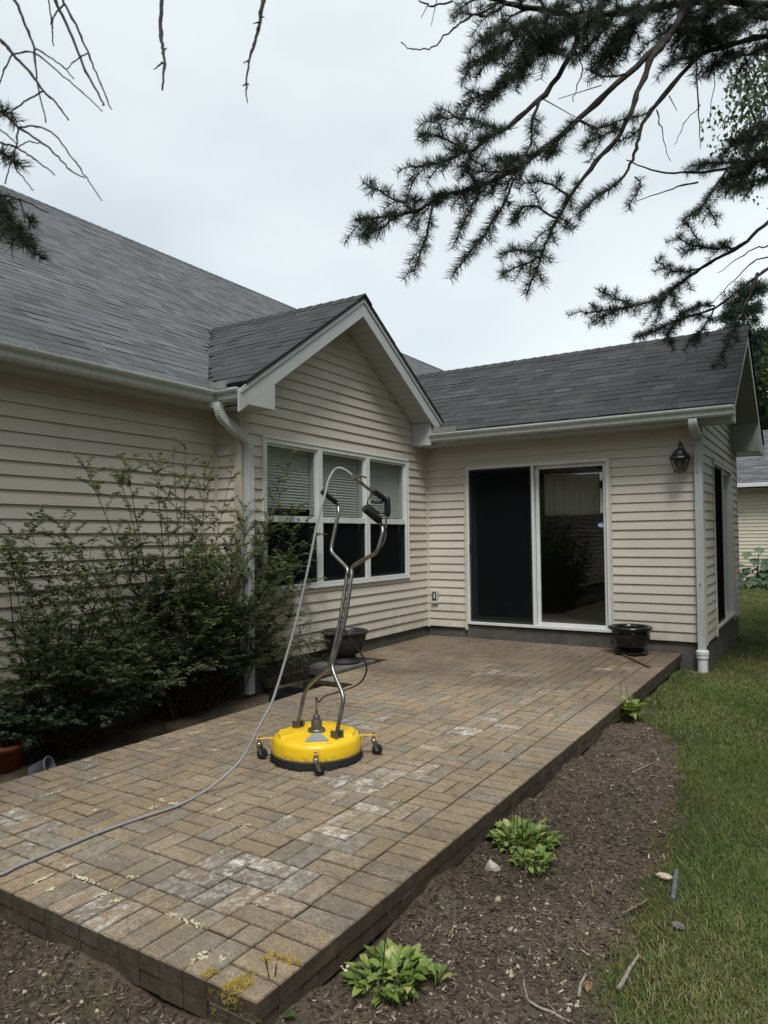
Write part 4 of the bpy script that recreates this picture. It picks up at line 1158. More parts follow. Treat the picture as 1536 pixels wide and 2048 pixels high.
def quad_on_top(r0, r1, w0, w1, h, mat, name, thick):
    vs = []
    for dz in (-0.003, thick):
        for (r, w_) in ((r0, -w0), (r1, -w1), (r1, w1), (r0, w0)):
            p = C0 + tocam * r + tv * w_; vs.append(p + Z3 * (top_z(math.hypot(r, w_)) + dz))
    put(name, MB().add(vs, [(4, 5, 6, 7), (0, 1, 5, 4), (1, 2, 6, 5), (2, 3, 7, 6), (3, 0, 4, 7)]), mat, deck, bevel=h)
quad_on_top(0.068, 0.226, 0.026, 0.085, .003, 'yellow', 'label_plate', 0.009)
quad_on_top(0.080, 0.206, 0.024, 0.068, 0, 'decal', 'warning_label', 0.0105)
hub = put('swivel_hub', MB().lathe(C0, [(0.052, 0.145), (0.052, 0.162), (0.048, 0.167), (0.032, 0.168), (0.032, 0.212), (0.030, 0.217), (0.019, 0.218), (0.019, 0.242), (0.016, 0.247), (0.009, 0.248), (0.009, 0.272), (0.0, 0.272)], 32), 'castmetal', cl_, True, auto=35)
put('hose_fitting', MB().lathe(C0, [(0.0065, 0.2725), (0.0065, 0.295), (0.009, 0.296), (0.009, 0.304), (0.0065, 0.306), (0.0065, 0.335), (0.0, 0.335)], 12), 'chrome', hub, True, auto=40)
for k in range(4):
    a = ang0 + math.radians(0) + k * math.pi / 2 - 0.02
    d = np.array((math.cos(a), math.sin(a), 0)); s = np.array((-d[1], d[0], 0))
    mb = MB().obox(C0 + d * 0.305 + Z3 * 0.117, (d, s, Z3), (0.050, 0.013, 0.0035)); mb.obox(C0 + d * 0.2665 + Z3 * 0.098, (d, s, Z3), (0.004, 0.014, 0.022))
    arm = put('caster_arm', mb, 'armyel', cl_, bevel=0.002)
    e = C0 + d * 0.338
    tr = unit(0.6 * np.array((0.5, 0.6, 0)) + s * (0.3 if k != 1 else -0.2))          # trailing direction
    put('stem_bolt', MB().lathe(e, [(0.0, .126), (0.008, .126), (0.008, .1205), (0.005, .1205), (0.005, .107), (0.011, .106), (0.011, .092), (0.016, .090), (0.016, .080), (0.0, .080)], 10), 'chrome', arm, True, auto=35)
    sd_ = np.array((-tr[1], tr[0], 0)); wc = e + tr * 0.020 + Z3 * 0.0325
    fk = MB()
    for q in (-1, 1): fk.prism([e + sd_ * q * .0145 + Z3 * .080 - tr * .012, e + sd_ * q * .0145 + Z3 * .080 + tr * .014, wc + sd_ * q * .0145 + tr * .008 - Z3 * .006, wc + sd_ * q * .0145 - tr * .008 - Z3 * .006], sd_ * q * .002)
    cs = put('caster', fk, 'castmetal', cl_)
    wh = MB().lathe(wc - sd_ * .0115, [(0.008, 0), (0.026, 0), (0.0315, .003), (0.0325, .0115), (0.0315, .020), (0.026, .023), (0.008, .023)], 20, sd_)
    put('wheel', wh, 'rubber', cs, True, auto=40)
    put('axle_bolt', MB().lathe(wc - sd_ * .0175, [(0.0, 0), (0.0055, 0), (0.0055, .035), (0, .035)], 8, sd_), 'chrome', cs)
# handle
TL_ = math.radians(15.5); Hc = C0 + Z3 * 0.168
upv = nr * math.sin(TL_) + Z3 * math.cos(TL_); hn = np.cross(ax, upv)
def on_plane(u, v, off=0.0):
    d = ray(u, v); k = ((Hc + hn * off - CAM) @ hn) / (d @ hn); return CAM + d * k
def on_side(u, v, acoord):
    """point on the sight line whose distance along the hinge axis is acoord"""
    d = ray(u, v); k = ((Hc - CAM) @ ax + acoord) / (d @ ax); return CAM + d * k
LT = [(597, 1446), (607, 1396), (618.6, 1370.5), (652, 1340), (661, 1325), (680, 1241.6), (694, 1151), (694, 1137), (664.5, 1106), (663, 1093), (670, 1058), (677, 1025), (676, 1012.6)]
RT = [(674, 1464), (686, 1406), (684.6, 1386.6), (668, 1347), (665, 1325), (689.5, 1241.6), (703, 1151), (705, 1134), (725.5, 1120), (749, 1107.5), (757, 1096), (765, 1066), (764, 1052)]
gun_a = 0
for nm, T_, grip, sx in (('left', LT, [(670, 1003), (651.6, 989), (645, 987)], -1), ('right', RT, [(757, 1039), (725.5, 1012.6)], 1)):
    P = [on_plane(*q) for q in T_]
    acd = (P[-1] - Hc) @ ax
    G_ = [on_side(u, v, acd - (0.0 if sx < 0 else 0.012 * i)) for i, (u, v) in enumerate(grip)]
    tube = smooth_pts(P + [P[-1] + (G_[0] - P[-1]) * 0.7], 5)
    pipe = put('handle_tube', MB().tube(tube, 0.0122, 12), 'steel', cl_, True)
    gd = unit(G_[1] - G_[0]); gl = 0.125
    g0 = G_[0]
    gr = 0.0255 if sx > 0 else 0.0170
    put('grip', MB().tube([g0 - gd * 0.012, g0, g0 + gd * gl, g0 + gd * (gl + .004)], [gr * .85, gr, gr, gr * .9], 16), 'rubber', pipe, True, auto=40)
    if sx > 0:
        gun_a = acd
        put('grip_bore', MB().lathe(g0 + gd * (gl + .0042), [(0.0, 0.0005), (0.0075, 0.0005), (0.0075, 0.0)], 12, gd), 'black', pipe)
    b = P[0]; o = np.array((b[0], b[1], 0))
    cv = MB()
    zt_ = top_z(np.linalg.norm(o - C0)) - 0.004
    for q in (-1, 1): cv.obox(o + nr * q * 0.021 + Z3 * (zt_ + 0.021), (ax, nr, Z3), (0.0265, 0.0085, 0.022))
    cv.obox(o + Z3 * (zt_ + .004), (ax, nr, Z3), (0.0215, 0.0124, 0.006))
    cl2 = put('clevis', cv, 'castmetal', cl_, bevel=0.003)
    put('pivot_pin', MB().lathe(o - nr * .029 + Z3 * (zt_ + .024), [(0, 0), (.006, 0), (.006, .058), (0, .058)], 10, nr), 'chrome', cl2)
for (u, v) in ((690, 1149), (682, 1244)):
    p = on_plane(u + 7, v); q_ = (upv)
    tie = MB(); c = on_plane(u + 6.5 if v < 1200 else u + 3, v)
    tie.lathe(c - upv * .002, [(0.0, 0), (0.030, 0), (0.031, .001), (0.030, .004), (0, .004)], 20, upv)
    tie.v = [tuple(c + ax * ((np.array(w_) - c) @ ax) + upv * ((np.array(w_) - c) @ upv) + hn * ((np.array(w_) - c) @ hn) * 0.47) for w_ in tie.v]
    put('cable_tie', tie, 'black', cl_)
# trigger gun on the right grip
ga = lambda u, v, da=0.0: on_side(u, v, gun_a + da)
gun = put('trigger_gun', MB().tube([ga(773, 992), ga(774.5, 998), ga(775, 1012), ga(775, 1028), ga(774, 1034)], [0.010, 0.0185, 0.020, 0.0195, 0.011], 14), 'black', cl_, True)
put('gun_grip', MB().tube(smooth_pts([ga(745, 982), ga(750, 984), ga(760, 991), ga(771, 1000)], 4), [0.012] + [0.0185] * 11 + [0.018], 12), 'black', gun, True)
put('trigger', MB().tube(smooth_pts([ga(766, 1003), ga(756, 1006), ga(744, 1003)], 4), 0.0055, 8), 'black', gun, True)
put('trigger_guard', MB().tube(smooth_pts([ga(747, 983), ga(741, 990), ga(735, 1004), ga(738, 1011), ga(758, 1026), ga(770, 1026)], 4), 0.0050, 8), 'black', gun, True)
put('outlet_fitting', MB().tube([ga(773, 1033), ga(772.5, 1039), ga(772, 1040), ga(772, 1055)], [0.008, 0.008, 0.0062, 0.0062], 10), 'chrome', gun, True, auto=40)
qc = put('quick_coupler', MB().tube([ga(706, 954), ga(710, 957), ga(713, 958.5), ga(716, 960.5), ga(717, 961), ga(724, 967), ga(725, 968), ga(730, 972), ga(731, 973), ga(738, 978), ga(739, 979), ga(746, 983)], [.008, .0115, .009, .0085, .0115, .0115, .009, .0085, .0105, .0105, .008, .009], 12), 'brass', gun, True, auto=35)
put('valve_lever', MB().tube([ga(720, 962), ga(722, 955), ga(714, 952), ga(724, 952.5), ga(731, 954.5), ga(733, 957)], [.005, .006, .0045, .005, .006, .003], 8), 'brass', qc, True)
bh = [ga(772, 1054), ga(772, 1066), ga(768, 1084, .01), ga(757, 1101, .0)]
bh += [on_plane(u, v, .022 if 0 else -0.022) for (u, v) in ((735, 1118), (712, 1136), (702, 1160), (694, 1200), (688, 1240))]
k0 = (on_plane(686, 1254) - CAM) @ FX; k1 = (C0 + Z3 * .335 - CAM) @ FX
lowp = [(690, 1262), (705.6, 1283.5), (727, 1316), (733, 1341.5), (718.5, 1367), (686, 1381), (650, 1392), (637, 1404)]
bh += [at_depth(u, v, k0 + (k1 - k0) * (i + .5) / len(lowp) + 0.06 * math.sin(math.pi * (i + .5) / len(lowp))) for i, (u, v) in enumerate(lowp)]
bh += [C0 + Z3 * .345, C0 + Z3 * .325]
put('whip_hose', MB().tube(smooth_pts(bh, 6), 0.0056, 10), 'blackhose', cl_, True)

# ---- pressure hose
topd = (ga(706, 954) - CAM) @ FX
air = [(704, 951), (692, 941), (678, 936), (668, 941), (657, 961), (648, 997), (634.7, 1045), (618.6, 1125.6), (592.8, 1241.6), (567, 1332), (544.5, 1402.7), (520, 1450), (487.5, 1512), (450, 1552)]
grd = [(406, 1584.5), (359, 1610), (288, 1633.6), (210, 1660.7), (118.5, 1698), (34, 1733), (0, 1748.7)]
gp_ = [hit(u, v, 'z', 0.0075) for u, v in grd]
gk = (gp_[0] - CAM) @ FX
pts = []
for i, (u, v) in enumerate(air):
    t = max(0, (i - 3) / (len(air) - 3)); pts.append(at_depth(u, v, topd + (gk - topd) * t ** 1.2))
e = gp_[-1]; dv = unit(gp_[-1] - gp_[-2])
pts += gp_ + [np.array((e[0] - .10, PY - .02, 0.004)), np.array((e[0] - .16, PY - .12, -.09)), np.array((e[0] - .25, PY - .3, -.135)), np.array((e[0] - .7, PY - 1.2, -.135)), np.array((e[0] - 2.2, PY - 2.0, -.135))]
hose = solo('pressure_hose', MB().tube(smooth_pts(pts, 8), 0.0074, 10), 'hose', 'long grey pressure hose arching from the trigger gun down across the brick patio', 'hose', True)

# ================================================================== NEIGHBOUR'S HOUSE
NY, NX0, NX1, NZ = 14.3, 0.9, 13.0, -0.22
nh = thing('neighbouring_house', 'cream house with grey roof and white gutter beyond the lawn at the right edge', 'house', (6.0, NY, NZ))
wall('front_wall', (NX0, NY, 0), (1, 0, 0), (0, -1, 0), NX1 - NX0, -0.05, 2.52, mat='siding_n', split=False, parent=nh)
mb = MB().box((NX0 + 0.01, NY + 0.02, -0.5), (NX1 - 0.01, NY + 0.3, -0.05)); put('foundation', mb, 'concrete', nh)
mb = MB().box((NX0, NY + 0.13, -0.05), (NX0 + 0.1, NY + 8, 2.52)).box((NX1 - 0.1, NY + 0.13, -0.05), (NX1, NY + 8, 2.52)).box((NX0 + 0.1, NY + 7.9, -0.05), (NX1 - 0.1, NY + 8, 2.52)); put('side_wall', mb, 'siding_n', nh)
mb = MB().prism([(NX0, NY, 2.52), (NX0, NY + 8, 2.52), (NX0, NY + 4, 4.35)], (0.1, 0, 0)).prism([(NX1 - 0.1, NY, 2.52), (NX1 - 0.1, NY + 8, 2.52), (NX1 - 0.1, NY + 4, 4.35)], (0.1, 0, 0)); put('gable', mb, 'siding_n', nh)
put('gutter', MB().box((NX0 - 0.3, NY - 0.52, 2.57), (NX1 + 0.3, NY - 0.40, 2.68)), 'trim', nh, bevel=0.01)
put('soffit', MB().box((NX0 - 0.3, NY - 0.40, 2.52), (NX1 + 0.3, NY - 0.001, 2.54)), 'soffit', nh)
sl = 0.45; cN = 1 / math.hypot(1, sl); e0 = np.array((NX0 - 0.35, NY - 0.45, 2.69)); rows = int(4.45 / cN / 0.14)
mb = MB(); mb.prism([e0, e0 + (NX1 - NX0 + .7, 0, 0), e0 + (NX1 - NX0 + .7, 4.45, 4.45 * sl), e0 + (0, 4.45, 4.45 * sl)], (0, 0, -0.05))
mb.prism([e0 + (0, 4.4505, 4.45 * sl), e0 + (NX1 - NX0 + .7, 4.4505, 4.45 * sl), e0 + (NX1 - NX0 + .7, 8.9, 0), e0 + (0, 8.9, 0)], (0, 0, -0.05))
rf = put('roof', mb, 'roof', nh)
mb = MB()
for r in range(rows):
    x = e0[0] - random.random() * .3
    while x < NX1 + .35:
        wd = random.choice((.2, .26, .33, .42)); x1 = min(x + wd - .003, NX1 + .35); x0 = max(x, e0[0]); t0, t1 = r * .14 * cN, (r + 1) * .14 * cN
        if x1 > x0:
            h = random.choice((.012, .02)); p = lambda X, t, hh: (X, e0[1] + t, e0[2] + t * sl + hh)
            mb.add([p(x0, t0, h), p(x1, t0, h), p(x1, t1, .005), p(x0, t1, .005), p(x0, t0, 0), p(x1, t0, 0)], [(0, 1, 2, 3), (4, 5, 1, 0)], random.random())
        x += wd
put('shingle', mb, 'roof', rf, kind='stuff')

# ================================================================== SMALL THINGS ROUND THE HOUSE
# wall lantern
lc = hit(1359.5, 914, 'y', -0.16)
lx, ly, lz = lc[0], -0.16, lc[2]
lan = thing('wall_lantern', 'black metal wall lantern with clear glass on the cream siding beside the right downspout', 'lantern', (lx, ly, lz - 0.16))
put('mounting_block', MB().lathe((lx + 0.045, -0.018, lz - 0.0), [(0.0, 0.016), (0.062, 0.016), (0.070, 0.006), (0.070, -0.006), (0.0, -0.006)], 24, (0, -1, 0)), 'tan', lan, True, auto=35)
o = MB().lathe((lx + 0.045, -0.034, lz - 0.0), [(0.0, 0.014), (0.038, 0.014), (0.048, 0.004), (0.048, 0), (0, 0)], 20, (0, -1, 0)); put('back_plate', o, 'lamp', lan, True, auto=35)
put('arm', MB().tube(smooth_pts([(lx + 0.045, -0.05, lz + 0.02), (lx + 0.035, -0.09, lz + 0.07), (lx + 0.015, -0.12, lz + 0.145), (lx, -0.15, lz + 0.165), (lx, -0.16, lz + 0.135)], 5), 0.008, 8), 'lamp', lan, True)
cap = put('cap', MB().lathe((lx, ly, lz), [(0.0, .142), (.012, .140), (.016, .126), (.008, .116), (.010, .104), (.022, .100), (.026, .088), (.060, .066), (.070, .050), (.074, .034), (.108, -.004), (.112, -.014), (.106, -.022), (.0, -.022)], 12), 'lamp', lan, False)
m6 = 6
mbf, = [MB()]
for k in range(m6):
    a = 2 * math.pi * k / m6 + .3; b = 2 * math.pi * (k + 1) / m6 + .3
    pt = lambda a_, r, z: np.array((lx + r * math.cos(a_), ly + r * math.sin(a_), lz + z))
    mbf.tube([pt(a, .094, -.022), pt(a, .058, -.150)], .0045, 6)
    put('pane', MB().prism([pt(a, .092, -.024), pt(b, .092, -.024), pt(b, .057, -.148), pt(a, .057, -.148)], (0, 0, 0.0)) if 0 else MB().add([pt(a, .092, -.024), pt(b, .092, -.024), pt(b, .057, -.148), pt(a, .057, -.148), pt(a, .088, -.024), pt(b, .088, -.024), pt(b, .054, -.148), pt(a, .054, -.148)], [(3, 2, 1, 0), (4, 5, 6, 7), (0, 1, 5, 4), (2, 3, 7, 6), (1, 2, 6, 5), (3, 0, 4, 7)]), 'lampglass', lan)
mbf.lathe((lx, ly, lz), [(.062, -.148), (.064, -.158), (.05, -.164), (.012, -.168), (0, -.178)], 12)
put('cage', mbf, 'lamp', lan)
put('bulb', MB().lathe((lx, ly, lz), [(0, -.03), (.014, -.032), (.014, -.06), (.026, -.085), (.026, -.105), (.014, -.122), (0, -.126)], 14), 'bulb', lan, True)

# glazed pot by the sliding door
pc = np.array((2.655, -0.31, 0.0))
gpt = thing('flower_pot', 'glossy black empty pot with rolled rim and saucer beside the sliding door', 'pot', pc)
put('bowl', MB().lathe(pc, [(0.0, .045), (.125, .045), (.150, .075), (.190, .15), (.205, .21), (.198, .25), (.196, .262), (.220, .268), (.232, .282), (.228, .298), (.212, .304), (.190, .298), (.182, .280), (.180, .22), (.150, .10), (0, .08)], 40), 'glaze', gpt, True)
put('saucer', MB().lathe(pc, [(0, .002), (.150, .002), (.172, .012), (.178, .034), (.170, .040), (.160, .024), (.0, .020)], 40), 'glaze', gpt, True, auto=50)
for k in range(3):
    a = k * 2.1; put('foot', MB().lathe(pc + np.array((.10 * math.cos(a), .10 * math.sin(a), .0205)), [(0, 0), (.03, 0), (.026, .026), (0, .026)], 10), 'glaze', gpt, True)
# charcoal pot on the slab by the gable wall
sc_ = np.array((0.30, -2.33, 0.0))
slab = MB().obox((0.26, -2.37, -0.02), ((1, 0, 0), (0, 1, 0), (0, 0, 1)), (0.22, 0.33, 0.04)); 
solo('stone_slab', slab, 'slab', 'thin grey slab under the charcoal pot at the edge of the planting bed', 'slab', bevel=0.008)
p2 = sc_ + Z3 * 0.0205
cpt = thing('flower_pot', 'matt charcoal footed bowl holding broken pots, standing on a slab by the gable wall', 'pot', p2)
put('bowl', MB().lathe(p2, [(0, .075), (.09, .075), (.150, .10), (.195, .17), (.215, .25), (.220, .295), (.238, .302), (.244, .317), (.234, .330), (.216, .330), (.206, .310), (.18, .20), (.12, .12), (0, .11)], 40), 'pot', cpt, True)
put('foot', MB().lathe(p2, [(0, 0), (.150, 0), (.155, .02), (.13, .04), (.11, .0745), (0, .0745)], 32), 'pot', cpt, True, auto=40)
put('soil', MB().lathe(p2, [(0, .262), (.1, .258), (.196, .250)], 24), 'soil', cpt, True)
q = p2 + np.array((0.02, 0.02, 0.262))
solo('broken_pot', MB().lathe(q, [(0.02, 0), (.045, 0), (.055, .075), (.048, .078), (.038, .01)], 14, (0.25, -.2, 1)), 'greypot', 'small pale broken pot lying in the charcoal bowl', 'pot', True)
solo('broken_pot', MB().lathe(q + np.array((.09, -.09, .0)), [(0.03, 0), (.05, 0), (.07, .06), (.06, .062), (.04, .01)], 14, (-0.5, .6, 1)), 'pot', 'small dark broken pot tipped over in the charcoal bowl', 'pot', True)
# pots in the bed on the left
for (u, v, r, h, mat, lab) in ((12, 1532, .105, .17, 'terracotta', 'orange terracotta pot at the left edge of the planting bed'), (216, 1432, .085, .15, 'redpot', 'dark red pot in the shade under the shrubs')):
    b = hit(u, v, 'z', -0.12); b[2] = -0.15
    solo('flower_pot', MB().lathe(b, [(0, 0), (r * .72, 0), (r * .92, h * .8), (r * 1.03, h * .8), (r * 1.05, h), (r * .93, h), (r * .85, h * .8), (0, h * .75)], 24), mat, lab, 'pot', True)
b = hit(66, 1548, 'z', -0.10); b[2] = -0.10
solo('plastic_pot', MB().lathe(b, [(.05, 0), (.062, .10), (.066, .10), (.068, .112), (.058, .112), (.046, .006)], 20, (0.75, .5, .35)), 'greypot', 'small grey plastic pot lying on its side by the patio edge', 'pot', True)
# black splash tray at the left downspout, landscape timbers, lath on the patio
b = np.array((0.30, -3.50, -0.14))
tr = MB()
for (x0, x1, y0, y1, z0, z1) in ((.22, .50, -.10, .16, 0, .012), (.22, .50, -.10, -.085, .0121, .12), (.22, .50, .145, .16, .0121, .12), (.22, .235, -.0849, .1449, .0121, .12), (.485, .50, -.0849, .1449, .0121, .12)): tr.box(b + (x0 - .12, y0, z0), b + (x1 - .12, y1, z1))
solo('black_tray', tr, 'black', 'black plastic tray under the left downspout beside the patio', 'tray')
for (a, b_, lab) in (((0.06, -3.25, -.05), (0.10, -2.62, -.05), 'weathered edging timber lying along the gable wall foundation'), ((0.22, -3.30, -.10), (0.30, -2.70, -.10), 'lower weathered edging timber in the bed nearer the patio')):
    a, b_ = np.array(a), np.array(b_); d = unit(b_ - a)
    solo('edging_timber', MB().obox((a + b_) / 2, (d, np.cross(Z3, d), Z3), (np.linalg.norm(b_ - a) / 2, .035, .045)), 'timber', lab, 'timber', bevel=0.006)
a, b_ = hit(1233, 1304, 'z', 0.008), hit(1300, 1335, 'z', 0.008); d = unit(b_ - a)
solo('wooden_lath', MB().obox((a + b_) / 2 + Z3 * .003, (d, np.cross(Z3, d), Z3), (np.linalg.norm(b_ - a) / 2, .013, .007)), 'lath', 'brown wooden lath lying on the patio in front of the glossy black pot', 'lath')

# ================================================================== SOIL LITTER
def rock(c, r, sq=(1, 1, .7), n=2):
    import bmesh
    bm = bmesh.new(); bmesh.ops.create_icosphere(bm, subdivisions=n, radius=1)
    ph = [random.uniform(0, 6) for _ in range(6)]
    for v in bm.verts:
        p = v.co; k = 1 + .22 * math.sin(3 * p.x + ph[0]) + .15 * math.sin(4 * p.y + ph[1]) + .12 * math.sin(5 * p.z + 3 * p.x + ph[2]) + random.uniform(-.05, .05)
        v.co = Vector((p.x * sq[0], p.y * sq[1], p.z * sq[2])) * k * r
    mb = MB().add([tuple(v.co + Vector(c)) for v in bm.verts], [tuple(v.index for v in f.verts) for f in bm.faces]) if not bm.verts.index_update() else None
    bm.free(); return mb
def on_soil(u, v, up=0.0): 
    p = hit(u, v, 'z', GZ + 0.01); p[2] = float(ground_z(p[0], p[1])) + up; return p
solo('stone', rock(on_soil(985, 1748, .020), .029, (1.0, .75, 1.1), 2), 'stone', 'rough pale grey stone beside the leafy hosta clump by the patio edge', 'stone')
p = on_soil(1326, 1750, .008); solo('stone', rock(p + Z3 * .002, .024, (1.45, .8, .45)), 'stone2', 'flat buff stone at the lawn edge beside the grey pipe end', 'stone')
p = on_soil(1357, 1850, .006); solo('stone', rock(p, .020, (1.2, 1, .6)), 'slab', 'small brown-grey stone at the lawn edge below the pipe end', 'stone')
p = on_soil(998, 1800, .006); solo('stone', rock(p, .017, (1, .9, .6)), 'stone2', 'yellowish stone on the soil in front of the pale grey stone', 'stone')
a, b_ = on_soil(1353, 1740, .012), on_soil(1346, 1788, -.006)
pp = MB(); L_ = np.linalg.norm(b_ - a); pts = [a + (b_ - a) * t for t in np.linspace(0, 1, 25)]
pp.tube(pts, [.0095 + .0018 * (k % 2) for k in range(25)], 14); solo('drain_pipe_end', pp, 'pipe', 'short end of grey corrugated drain pipe at the lawn edge', 'pipe', True)
def stick(pts, r0, r1, mat, lab, name='stick', up=.012):
    P = smooth_pts([on_soil(u, v, up) for u, v in pts], 5); k = len(P)
    P = [q + np.array((0, 0, .0015 * math.sin(i * 1.3))) for i, q in enumerate(P)]
    solo(name, MB().tube(P, list(np.linspace(r0, r1, k)), 7), mat, lab, name, True)
stick([(1278, 1918), (1262, 1938), (1250, 1960), (1237, 1980)], .005, .008, 'stickwood', 'short bark-flecked stick at the lawn edge')
stick([(1173, 1957), (1162, 1975), (1158, 2000)], .004, .006, 'stickwood', 'short bent grey stick on the soil left of the bark-flecked one')
stick([(1045, 1952), (1050, 1985), (1062, 2010), (1100, 2028), (1140, 2050)], .003, .005, 'stickwood', 'long curved thin twig on the soil near the bottom of the photo', 'twig')
stick([(918, 1782), (921, 1806), (910, 1840), (902, 1868)], .0025, .004, 'stalk', 'pale curved twig on the soil near the patio edge', 'twig')
stick([(905, 1822), (880, 1850), (868, 1862)], .002, .003, 'stickwood', 'thin straight twig on the soil close to the patio edge', 'twig')
stick([(1161, 1729), (1180, 1765), (1187, 1798)], .0018, .0025, 'stalk', 'thin pale stalk on the soil in the middle of the bed', 'twig')
stick([(1308, 1526), (1265, 1545)], .004, .005, 'stickwood', 'dark straight twig on the soil towards the far end of the bed', 'twig')
stick([(1298, 1797), (1270, 1818), (1244, 1832)], .002, .003, 'stalk', 'pale straw stalk by the lawn edge next to the rust-brown leaf', 'twig')
def leaf_mesh(base, d, up, L, W, droop=0.5, fold=0.25, tint=0.5, wave=0.0, stalk=0.0):
    """broad leaf along d: rows across the blade, folded at the midrib, tip drooping"""
    d, up = unit(d), unit(up); s = unit(np.cross(d, up)); up = np.cross(s, d)
    mb = MB(); prof = [(0, .06), (.15, .55), (.35, .95), (.55, 1.0), (.75, .72), (.9, .36), (1, .02)]
    vs = []; c = np.array(base, float)
    if stalk: 
        e = c + (d * .5 + up * .85) * stalk; mb.tube([c, (c + e) / 2 + up * .004, e], [.003, .0025, .002], 5, tint * .8); c = e
    for (t, w_) in prof:
        q = c + d * L * t * math.cos(droop * t) + up * (L * t * (.0) - L * t * t * droop * .7)
        hw = W / 2 * w_
        vs += [q - s * hw + up * (fold * hw + wave * random.uniform(-1, 1)), q, q + s * hw + up * (fold * hw + wave * random.uniform(-1, 1))]
    n = len(prof); fs = []
    for i in range(n - 1):
        for k in (0, 1): fs.append((3 * i + k, 3 * i + k + 1, 3 * i + k + 4, 3 * i + k + 3))
    return mb.add(vs, fs, tint)
for (u, v, lab) in ((1273, 1816, 'rust-brown dead leaf by the lawn edge'), (1127, 1845, 'orange dead leaf on the soil between the hostas and the lawn'), (1180, 1977, 'tan dead leaf beside the short bent stick'), (1137, 1687, 'curled cream dead leaf on the soil beside the large hosta clump'), (1308, 1963, 'small orange leaf in the lawn'), (1190, 1573, 'pale dead leaf on the soil in the middle of the bed')):
    p = on_soil(u, v, .014); a = random.uniform(0, 6)
    solo('fallen_leaf', leaf_mesh(p, (math.cos(a), math.sin(a), .1), (0, 0, 1), .034, .021, .5, .5, random.random(), .002), 'brownleaf', lab, 'leaf')
# mulch and gravel
def in_soil(x, y): return ((y < PY - .01) | (x > PX + .005)) & (x < bed_edge(y) + rng.normal(0, .04, len(x)))
n = 230000
x, y = rng.uniform(0.2, 4.9, n), rng.uniform(-8.2, -2.25, n)
d2 = np.hypot(x - CAM[0], y - CAM[1])
ok = in_soil(x, y) & (rng.uniform(0, 1, n) < np.clip((2.6 / d2) ** 1.5, 0.12, 1)); x, y = x[ok], y[ok]; n = len(x)
L_ = rng.gamma(1.8, .0026, n) + .0025; L_ = np.minimum(L_, .017); W_ = np.minimum(L_ * rng.uniform(.10, .42, n), .0035); H_ = W_ * rng.uniform(.25, .7, n)
a, tl, rl = rng.uniform(0, 6.283, n), rng.normal(0, .28, n), rng.normal(0, .5, n)
d = np.stack([np.cos(a) * np.cos(tl), np.sin(a) * np.cos(tl), np.sin(tl)], -1); s = np.stack([-np.sin(a), np.cos(a), np.zeros(n)], -1) * np.cos(rl)[:, None] + np.array((0, 0, 1.0)) * np.sin(rl)[:, None]
s = unit(s - d * np.sum(s * d, -1, keepdims=True)); upn = np.cross(d, s)
cx = np.stack([x, y, soil_z(x, y) + .002 + H_ * .5 + np.abs(np.sin(tl)) * L_ * .45], -1)
V = np.stack([cx + d * L_[:, None] * i + s * W_[:, None] * j * (.8 if i > 0 else 1) + upn * H_[:, None] * k for k in (-1, 1) for (i, j) in ((-1, -1), (1, -1), (1, 1), (-1, 1))], 1).reshape(-1, 3)
fq = np.array([(4, 5, 6, 7), (0, 1, 5, 4), (1, 2, 6, 5), (2, 3, 7, 6), (3, 0, 4, 7)])
Q = (np.arange(n)[:, None, None] * 8 + fq[None]).reshape(-1, 4)
tt = np.repeat(np.clip(rng.beta(1.6, 2.6, n) + (rng.uniform(0, 1, n) > .95) * .5, 0, 1), 5)
put('wood_mulch', np_mesh('wood_mulch', V, quads=Q, tint=tt), 'chip', None, kind='stuff')['label'] = 'dark wood mulch chips scattered over the bare soil'
mb = MB()
for k in range(420):
    u, v = random.uniform(0, 1330), random.uniform(1440, 2100); p = on_soil(u, v)
    if (p[1] < PY - .03 or p[0] > PX + .03) and p[0] < bed_edge(p[1]):
        blob(mb, p + Z3 * (.004 + float(soil_z(p[0], p[1]) - p[2])), random.choice((.003, .004, .005, .006, .010)), random.uniform(.003, .008), random.random(), 6)
put('gravel', mb, 'stone2', None, kind='stuff')['label'] = 'small pale pebbles scattered over the soil'

